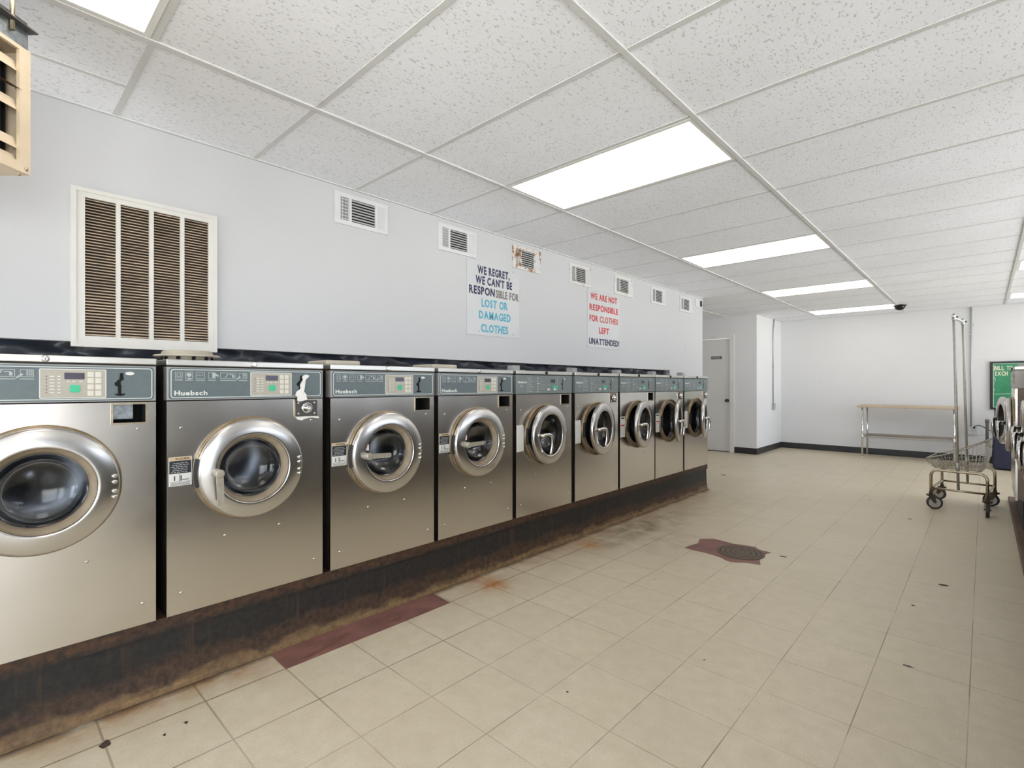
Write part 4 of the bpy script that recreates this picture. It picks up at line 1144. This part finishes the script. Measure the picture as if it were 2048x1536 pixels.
# ------------------------------------------------------------------ wire laundry cart
def cart():
    t = thing('laundry_cart', 'rolling laundry cart with wire basket and tall hanging poles', 'laundry cart', (-.152, 6.70, 0), R(-5.5))
    hx, hy = .203, .293
    zr, zl = .385, .205
    def fr(bm):
        for s in (-1, 1):
            y = s * hy
            r = .055
            P = [(-hx, y, .14), (-hx, y, zr - r)] + [(-hx + r - r * math.cos(a), y, zr - r + r * math.sin(a)) for a in (PI / 8, PI / 4, 3 * PI / 8, PI / 2)]
            P += [(hx - r + r * math.sin(a), y, zr - r + r * math.cos(a)) for a in (0, PI / 8, PI / 4, 3 * PI / 8)] + [(hx, y, zr - r), (hx, y, .14)]
            tube(bm, P, .0125, 12)
            tube(bm, [(-hx + .01, y, zl), (hx - .01, y, zl)], .0105, 10)
        for x in (-hx + .006, hx - .006):
            tube(bm, [(x, -hy, zl), (x, -hy + .05, zl + .002), (x, hy - .05, zl + .002), (x, hy, zl)], .0105, 10)
        for x in (-.12, .12): tube(bm, [(x, -hy, zr - .002), (x, hy, zr - .002)], .007, 8)
    part('frame', fr, 'dullchrome', t)
    lean = -.035
    tops = []
    for s in (-1, 1):
        y = s * hy
        P0, P1 = Vector((.0, y - .002 * s, zl)), Vector((-.035, y - .02 * s, 1.875))
        part('pole', lambda bm: (tube(bm, [P0, P1], .0115, 12), tube(bm, [P0 + (P1 - P0) * .105, P0 + (P1 - P0) * .16], .0145, 12)), 'pole', t)
        part('pole_fitting', lambda bm: (tube(bm, [P1 + Vector((0, 0, -.035)), P1 + Vector((0, 0, .012))], .017, 12), tube(bm, [P1 + Vector((0, 0, .012)), P1 + Vector((0, 0, .022))], .009, 8, 1), tube(bm, [P1 + Vector((.016, 0, -.01)), P1 + Vector((.032, 0, -.01))], .008, 8, 1), tube(bm, [P1 + Vector((0, .017 * s, -.02)), P1 + Vector((0, .03 * s, -.02))], .008, 8, 1)), ['white', 'charcoal'], t)
        tops.append(P1 + Vector((0, 0, -.012)))
    part('hanging_bar', lambda bm: tube(bm, [tops[0] + Vector((0, .017, 0)), tops[1] - Vector((0, .017, 0))], .011, 12), 'conduit', t)
    # casters
    for cx, cy, ang in ((-hx, -hy, .35), (hx, -hy, -1.45), (-hx, hy, 2.9), (hx, hy, 3.0)):
        c, s = math.cos(ang), math.sin(ang)
        tr = .028
        ca = part('caster', lambda bm: (tube(bm, [(cx, cy, .14), (cx, cy, .165)], .016, 12), tube(bm, [(cx, cy, .128), (cx, cy, .142)], .036, 16),
              [poly(bm, [Vector((cx, cy, 0)) + Vector((c * a - s * q, s * a + c * q, z)) for a, z in ((-.022, .130), (.026, .130), (.042, .068), (.030, .058), (.014, .066))], Vector((-s * .003, c * .003, 0))) for q in (-.021, .018)],
              tube(bm, [(cx + c * tr + s * .024, cy + s * tr - c * .024, .065), (cx + c * tr - s * .024, cy + s * tr + c * .024, .065)], .007, 8)), 'caster', t)
        def wheel(bm):
            o = Vector((cx + c * tr, cy + s * tr, .0635)); ax = Vector((-s, c, 0)); e1 = Vector((c, s, 0)); e2 = Vector((0, 0, 1)); n = 36
            prof = [(.047, -.0135, 1), (.060, -.0135, 0), (.0635, -.009, 0), (.0635, .009, 0), (.060, .0135, 0), (.047, .0135, 1)]
            Rg = [[bm.verts.new(o + ax * h + (e1 * math.cos(2 * PI * k / n) + e2 * math.sin(2 * PI * k / n)) * r) for k in range(n)] for r, h, _ in prof]
            for A, B in zip(Rg, Rg[1:]):
                for k in range(n): bm.faces.new((A[k], A[(k + 1) % n], B[(k + 1) % n], B[k])).smooth = True
            for sg in (-1, 1):
                pr = [(.047, .0135), (.045, .010), (.030, .011), (.028, .014), (.012, .015)]
                Q = [[bm.verts.new(o + ax * h * sg + (e1 * math.cos(2 * PI * k / n) + e2 * math.sin(2 * PI * k / n)) * r) for k in range(n)] for r, h in pr]
                for A, B in zip(Q, Q[1:]):
                    for k in range(n): bm.faces.new((A[k], A[(k + 1) % n], B[(k + 1) % n], B[k])).material_index = 1
                bm.faces.new(Q[-1]).material_index = 1
        part('wheel', wheel, ['tyre', 'hub'], ca)
    # basket: low at the left, tall at the right
    def bk(bm):
        zb = zr + .016
        def prof(v):   # cross points on one side plane: bottom and rim, x from left to right
            return None
        bx0, bx1, by = -.185, .155, .235
        rx0, rx1, ry = -.245, .188, .255
        def rimz(x): return .490 + (.685 - .490) * (x - rx0) / (rx1 - rx0) - .02 * math.sin(PI * (x - rx0) / (rx1 - rx0))
        N = 15
        # rim
        rim = [(rx0 + (rx1 - rx0) * i / N, -ry) for i in range(N + 1)] + [(rx1, -ry + 2 * ry * i / 8) for i in range(1, 9)] + [(rx1 - (rx1 - rx0) * i / N, ry) for i in range(1, N + 1)] + [(rx0, ry - 2 * ry * i / 8) for i in range(1, 8)]
        pts = [(x, y, rimz(x)) for x, y in rim]
        tube(bm, pts + [pts[0]], .0052, 7)
        # mid and bottom hoops
        for f, rr in ((0, .0046), (.45, .0034), (.22, .0026)):
            H_ = []
            for x, y in rim:
                u = (x - rx0) / (rx1 - rx0); q = f ** .8 if f else 0
                X = (bx0 + (bx1 - bx0) * u) * (1 - q) + x * q; Y = (by * (y / ry)) * (1 - q) + y * q; Z = zb * (1 - f) + rimz(x) * f
                H_.append((X, Y, Z))
            tube(bm, H_ + [H_[0]], rr, 6)
        # uprights
        for (x, y) in rim:
            u = (x - rx0) / (rx1 - rx0)
            b0 = Vector((bx0 + (bx1 - bx0) * u, by * (y / ry), zb)); tp = Vector((x, y, rimz(x)))
            md = b0.lerp(tp, .45) + Vector(((x - b0.x) * .25, (y - b0.y) * .25, 0))
            tube(bm, [b0, md, tp], .0024, 5)
        # bottom wires
        for i in range(N + 1): x = bx0 + (bx1 - bx0) * i / N; tube(bm, [(x, -by, zb), (x, by, zb)], .0018, 5)
        for i in range(1, 8): y = -by + 2 * by * i / 8; tube(bm, [(bx0, y, zb - .002), (bx1, y, zb - .002)], .0024, 5)
    part('wire_basket', bk, 'wire', t)
cart()

# ------------------------------------------------------------------ conduits, outlets, cord
def outlet(bm, o, u, n, wdt=.075, hgt=.12, double=False):
    o, u, n = Vector(o), Vector(u), Vector(n); z = Vector((0, 0, 1))
    def b(u0, u1, z0, z1, n0, n1, mi):
        vs = [bm.verts.new(o + u * a + z * c_ + n * d) for d in (n0, n1) for a, c_ in ((u0, z0), (u1, z0), (u1, z1), (u0, z1))]
        for f in ((3, 2, 1, 0), (4, 5, 6, 7), (0, 1, 5, 4), (1, 2, 6, 5), (2, 3, 7, 6), (3, 0, 4, 7)): bm.faces.new([vs[i] for i in f]).material_index = mi
    b(-wdt / 2, wdt / 2, -hgt / 2, hgt / 2, .001, .04, 0)
    for q in ((-wdt / 4, wdt / 4) if double else (0,)):
        for zz in (-.028, .028):
            b(q - .014, q + .014, zz - .016, zz + .016, .04, .0425, 1)
            for s in (-.006, .006): b(q + s - .0015, q + s + .0015, zz - .004, zz + .008, .0425, .0432, 2)
def conduit_side():
    y, x = 10.245, XS + .014
    t = thing('outlet_conduit', 'grey conduit with outlet box on the short side wall', 'conduit', (x, y, 0))
    part('pipe', lambda bm: tube(bm, [(0, .06, ZC - .001), (0, .05, 2.38), (0, .01, 2.25), (0, 0, 2.18), (0, 0, .875)], .0095, 10), 'conduit', t)
    part('clip', lambda bm: box(bm, -.013, .012, -.02, .02, 1.55, 1.575), 'conduit', t)
    part('outlet_box', lambda bm: outlet(bm, (-.0135, .01, .815), (0, 1, 0), (1, 0, 0), .11, .125, True), ['conduit', 'white', 'black'], t)
conduit_side()
def conduit_far():
    x, y = -.150, YF - .014
    t = thing('outlet_conduit', 'grey conduit with outlet box on the far wall behind the cart poles', 'conduit', (x, y, 0))
    part('pipe', lambda bm: tube(bm, [(0, 0, ZC - .001), (0, 0, .565)], .0105, 10), 'conduit', t)
    for z, s in ((2.16, 1), (2.01, -1)): part('clip', lambda bm: box(bm, min(0, s * .03), max(0, s * .03), -.012, .0135, z, z + .022), 'conduit', t)
    part('outlet_box', lambda bm: outlet(bm, (.012, .0135, .500), (1, 0, 0), (0, -1, 0), .105, .13, True), ['conduit', 'white', 'black'], t)
conduit_far()
tag(part('power_cord', lambda bm: (tube(bm, [(-.115, YF - .058, .545), (-.105, YF - .09, .575), (-.06, YF - .11, .59), (0, YF - .16, .565), (.05, YF - .24, .525), (.085, YF - .27, .52), (.10, YF - .20, .48), (.10, YF - .14, .3), (.09, YF - .12, .15), (.09, YF - .12, .008)], .006, 8), tube(bm, [(-.115, YF - .056, .545), (-.115, YF - .075, .548)], .014, 10)), 'cord'), 'black power cord plugged into the far wall outlet', 'cord')

# ------------------------------------------------------------------ navy chair half hidden behind the right washers
def chair():
    t = thing('armchair', 'navy upholstered chair with grey arm, half hidden behind the open washer door', 'chair', (.362, 10.22, 0))
    hw = .27
    part('seat', lambda bm: box(bm, -hw, hw, -.22, .22, .02, .46, 0, .02), 'navyvinyl', t)
    part('backrest', lambda bm: box(bm, -hw + .02, hw, .20, .28, .40, .88, 0, .02), 'navyvinyl', t)
    for s in (-1, 1):
        x = s * (hw + .06)
        part('arm', lambda bm: (box(bm, x - .025, x + .025, -.20, .21, .668, .70, 0, .008), box(bm, x - .018, x + .018, -.2, -.15, .53, .67, 0, .006), box(bm, x - .018, x + .018, .12, .20, .30, .67, 0, .006), box(bm, *sorted((x - s * .018, s * (hw - .01))), .12, .20, .28, .32)), 'charcoal', t)
chair()

# ------------------------------------------------------------------ framed green poster
def poster():
    x0, x1, z0, z1 = .064, .68, .842, 1.578
    y = YF
    t = thing('framed_poster', 'green bill exchange poster in a black frame on the far wall', 'poster', ((x0 + x1) / 2, y, z0))
    ox = (x0 + x1) / 2; oz = z0
    part('frame', lambda bm: (box(bm, x0 - ox, x0 + .034 - ox, -.03, 0, 0, z1 - oz), box(bm, x1 - .034 - ox, x1 - ox, -.03, 0, 0, z1 - oz), box(bm, x0 + .034 - ox, x1 - .034 - ox, -.03, 0, z1 - .026 - oz, z1 - oz), box(bm, x0 + .034 - ox, x1 - .034 - ox, -.03, 0, 0, .026)), 'posterframe', t)
    sh = part('poster_sheet', lambda bm: box(bm, x0 + .034 - ox, x1 - .034 - ox, -.012, -.002, .026, z1 - .026 - oz), 'postergreen', t)
    def pale(bm):
        outline(bm, x0 + .036 - ox, x1 - .036 - ox, .028, z1 - .028 - oz, .002, .010, 0, .001)
        for v in bm.verts: v.co = Vector((v.co.y, -.0125 - v.co.x, v.co.z))
        for pts in (((.085, 1.36), (.10, 1.33), (.112, 1.29), (.10, 1.25), (.094, 1.22), (.104, 1.25), (.119, 1.29), (.108, 1.34)), ((.092, 1.17), (.102, 1.16), (.106, 1.13), (.096, 1.135)), ((.075, 1.078), (.34, 1.088), (.34, 1.082), (.075, 1.07))):
            poly(bm, [(x + .012 - ox, -.0125, z - oz) for x, z in pts], (0, -.0006, 0))
    part('pale_border', pale, 'posterpale', sh)
    part('poster_lettering', lambda bm: (add_text(bm, 'BILL', .112 - ox, .224 - ox, 1.478 - oz, .064, -.0122, bold=.03, plane='XZ', sgn=-1), add_text(bm, 'TO', .252 - ox, .315 - ox, 1.478 - oz, .064, -.0122, bold=.03, plane='XZ', sgn=-1), add_text(bm, 'EXCH', .122 - ox, .262 - ox, 1.394 - oz, .064, -.0122, bold=.03, plane='XZ', sgn=-1)), 'postercream', sh)
poster()

# ------------------------------------------------------------------ security dome
def dome():
    t = thing('security_camera', 'black security camera dome on the ceiling near the far wall', 'security camera', (-.955, 9.83, ZC - .0012))
    n = 32
    part('mount', lambda bm: tube(bm, [(0, 0, 0), (0, 0, -.014)], .085, n), 'dome', t)
    part('dome', lambda bm: tube(bm, [(0, 0, -.014 - .062 * math.sin(a)) for a in [k * PI / 16 for k in range(9)]], [max(.002, .070 * math.cos(k * PI / 16)) for k in range(9)], n), 'dome', t)
dome()
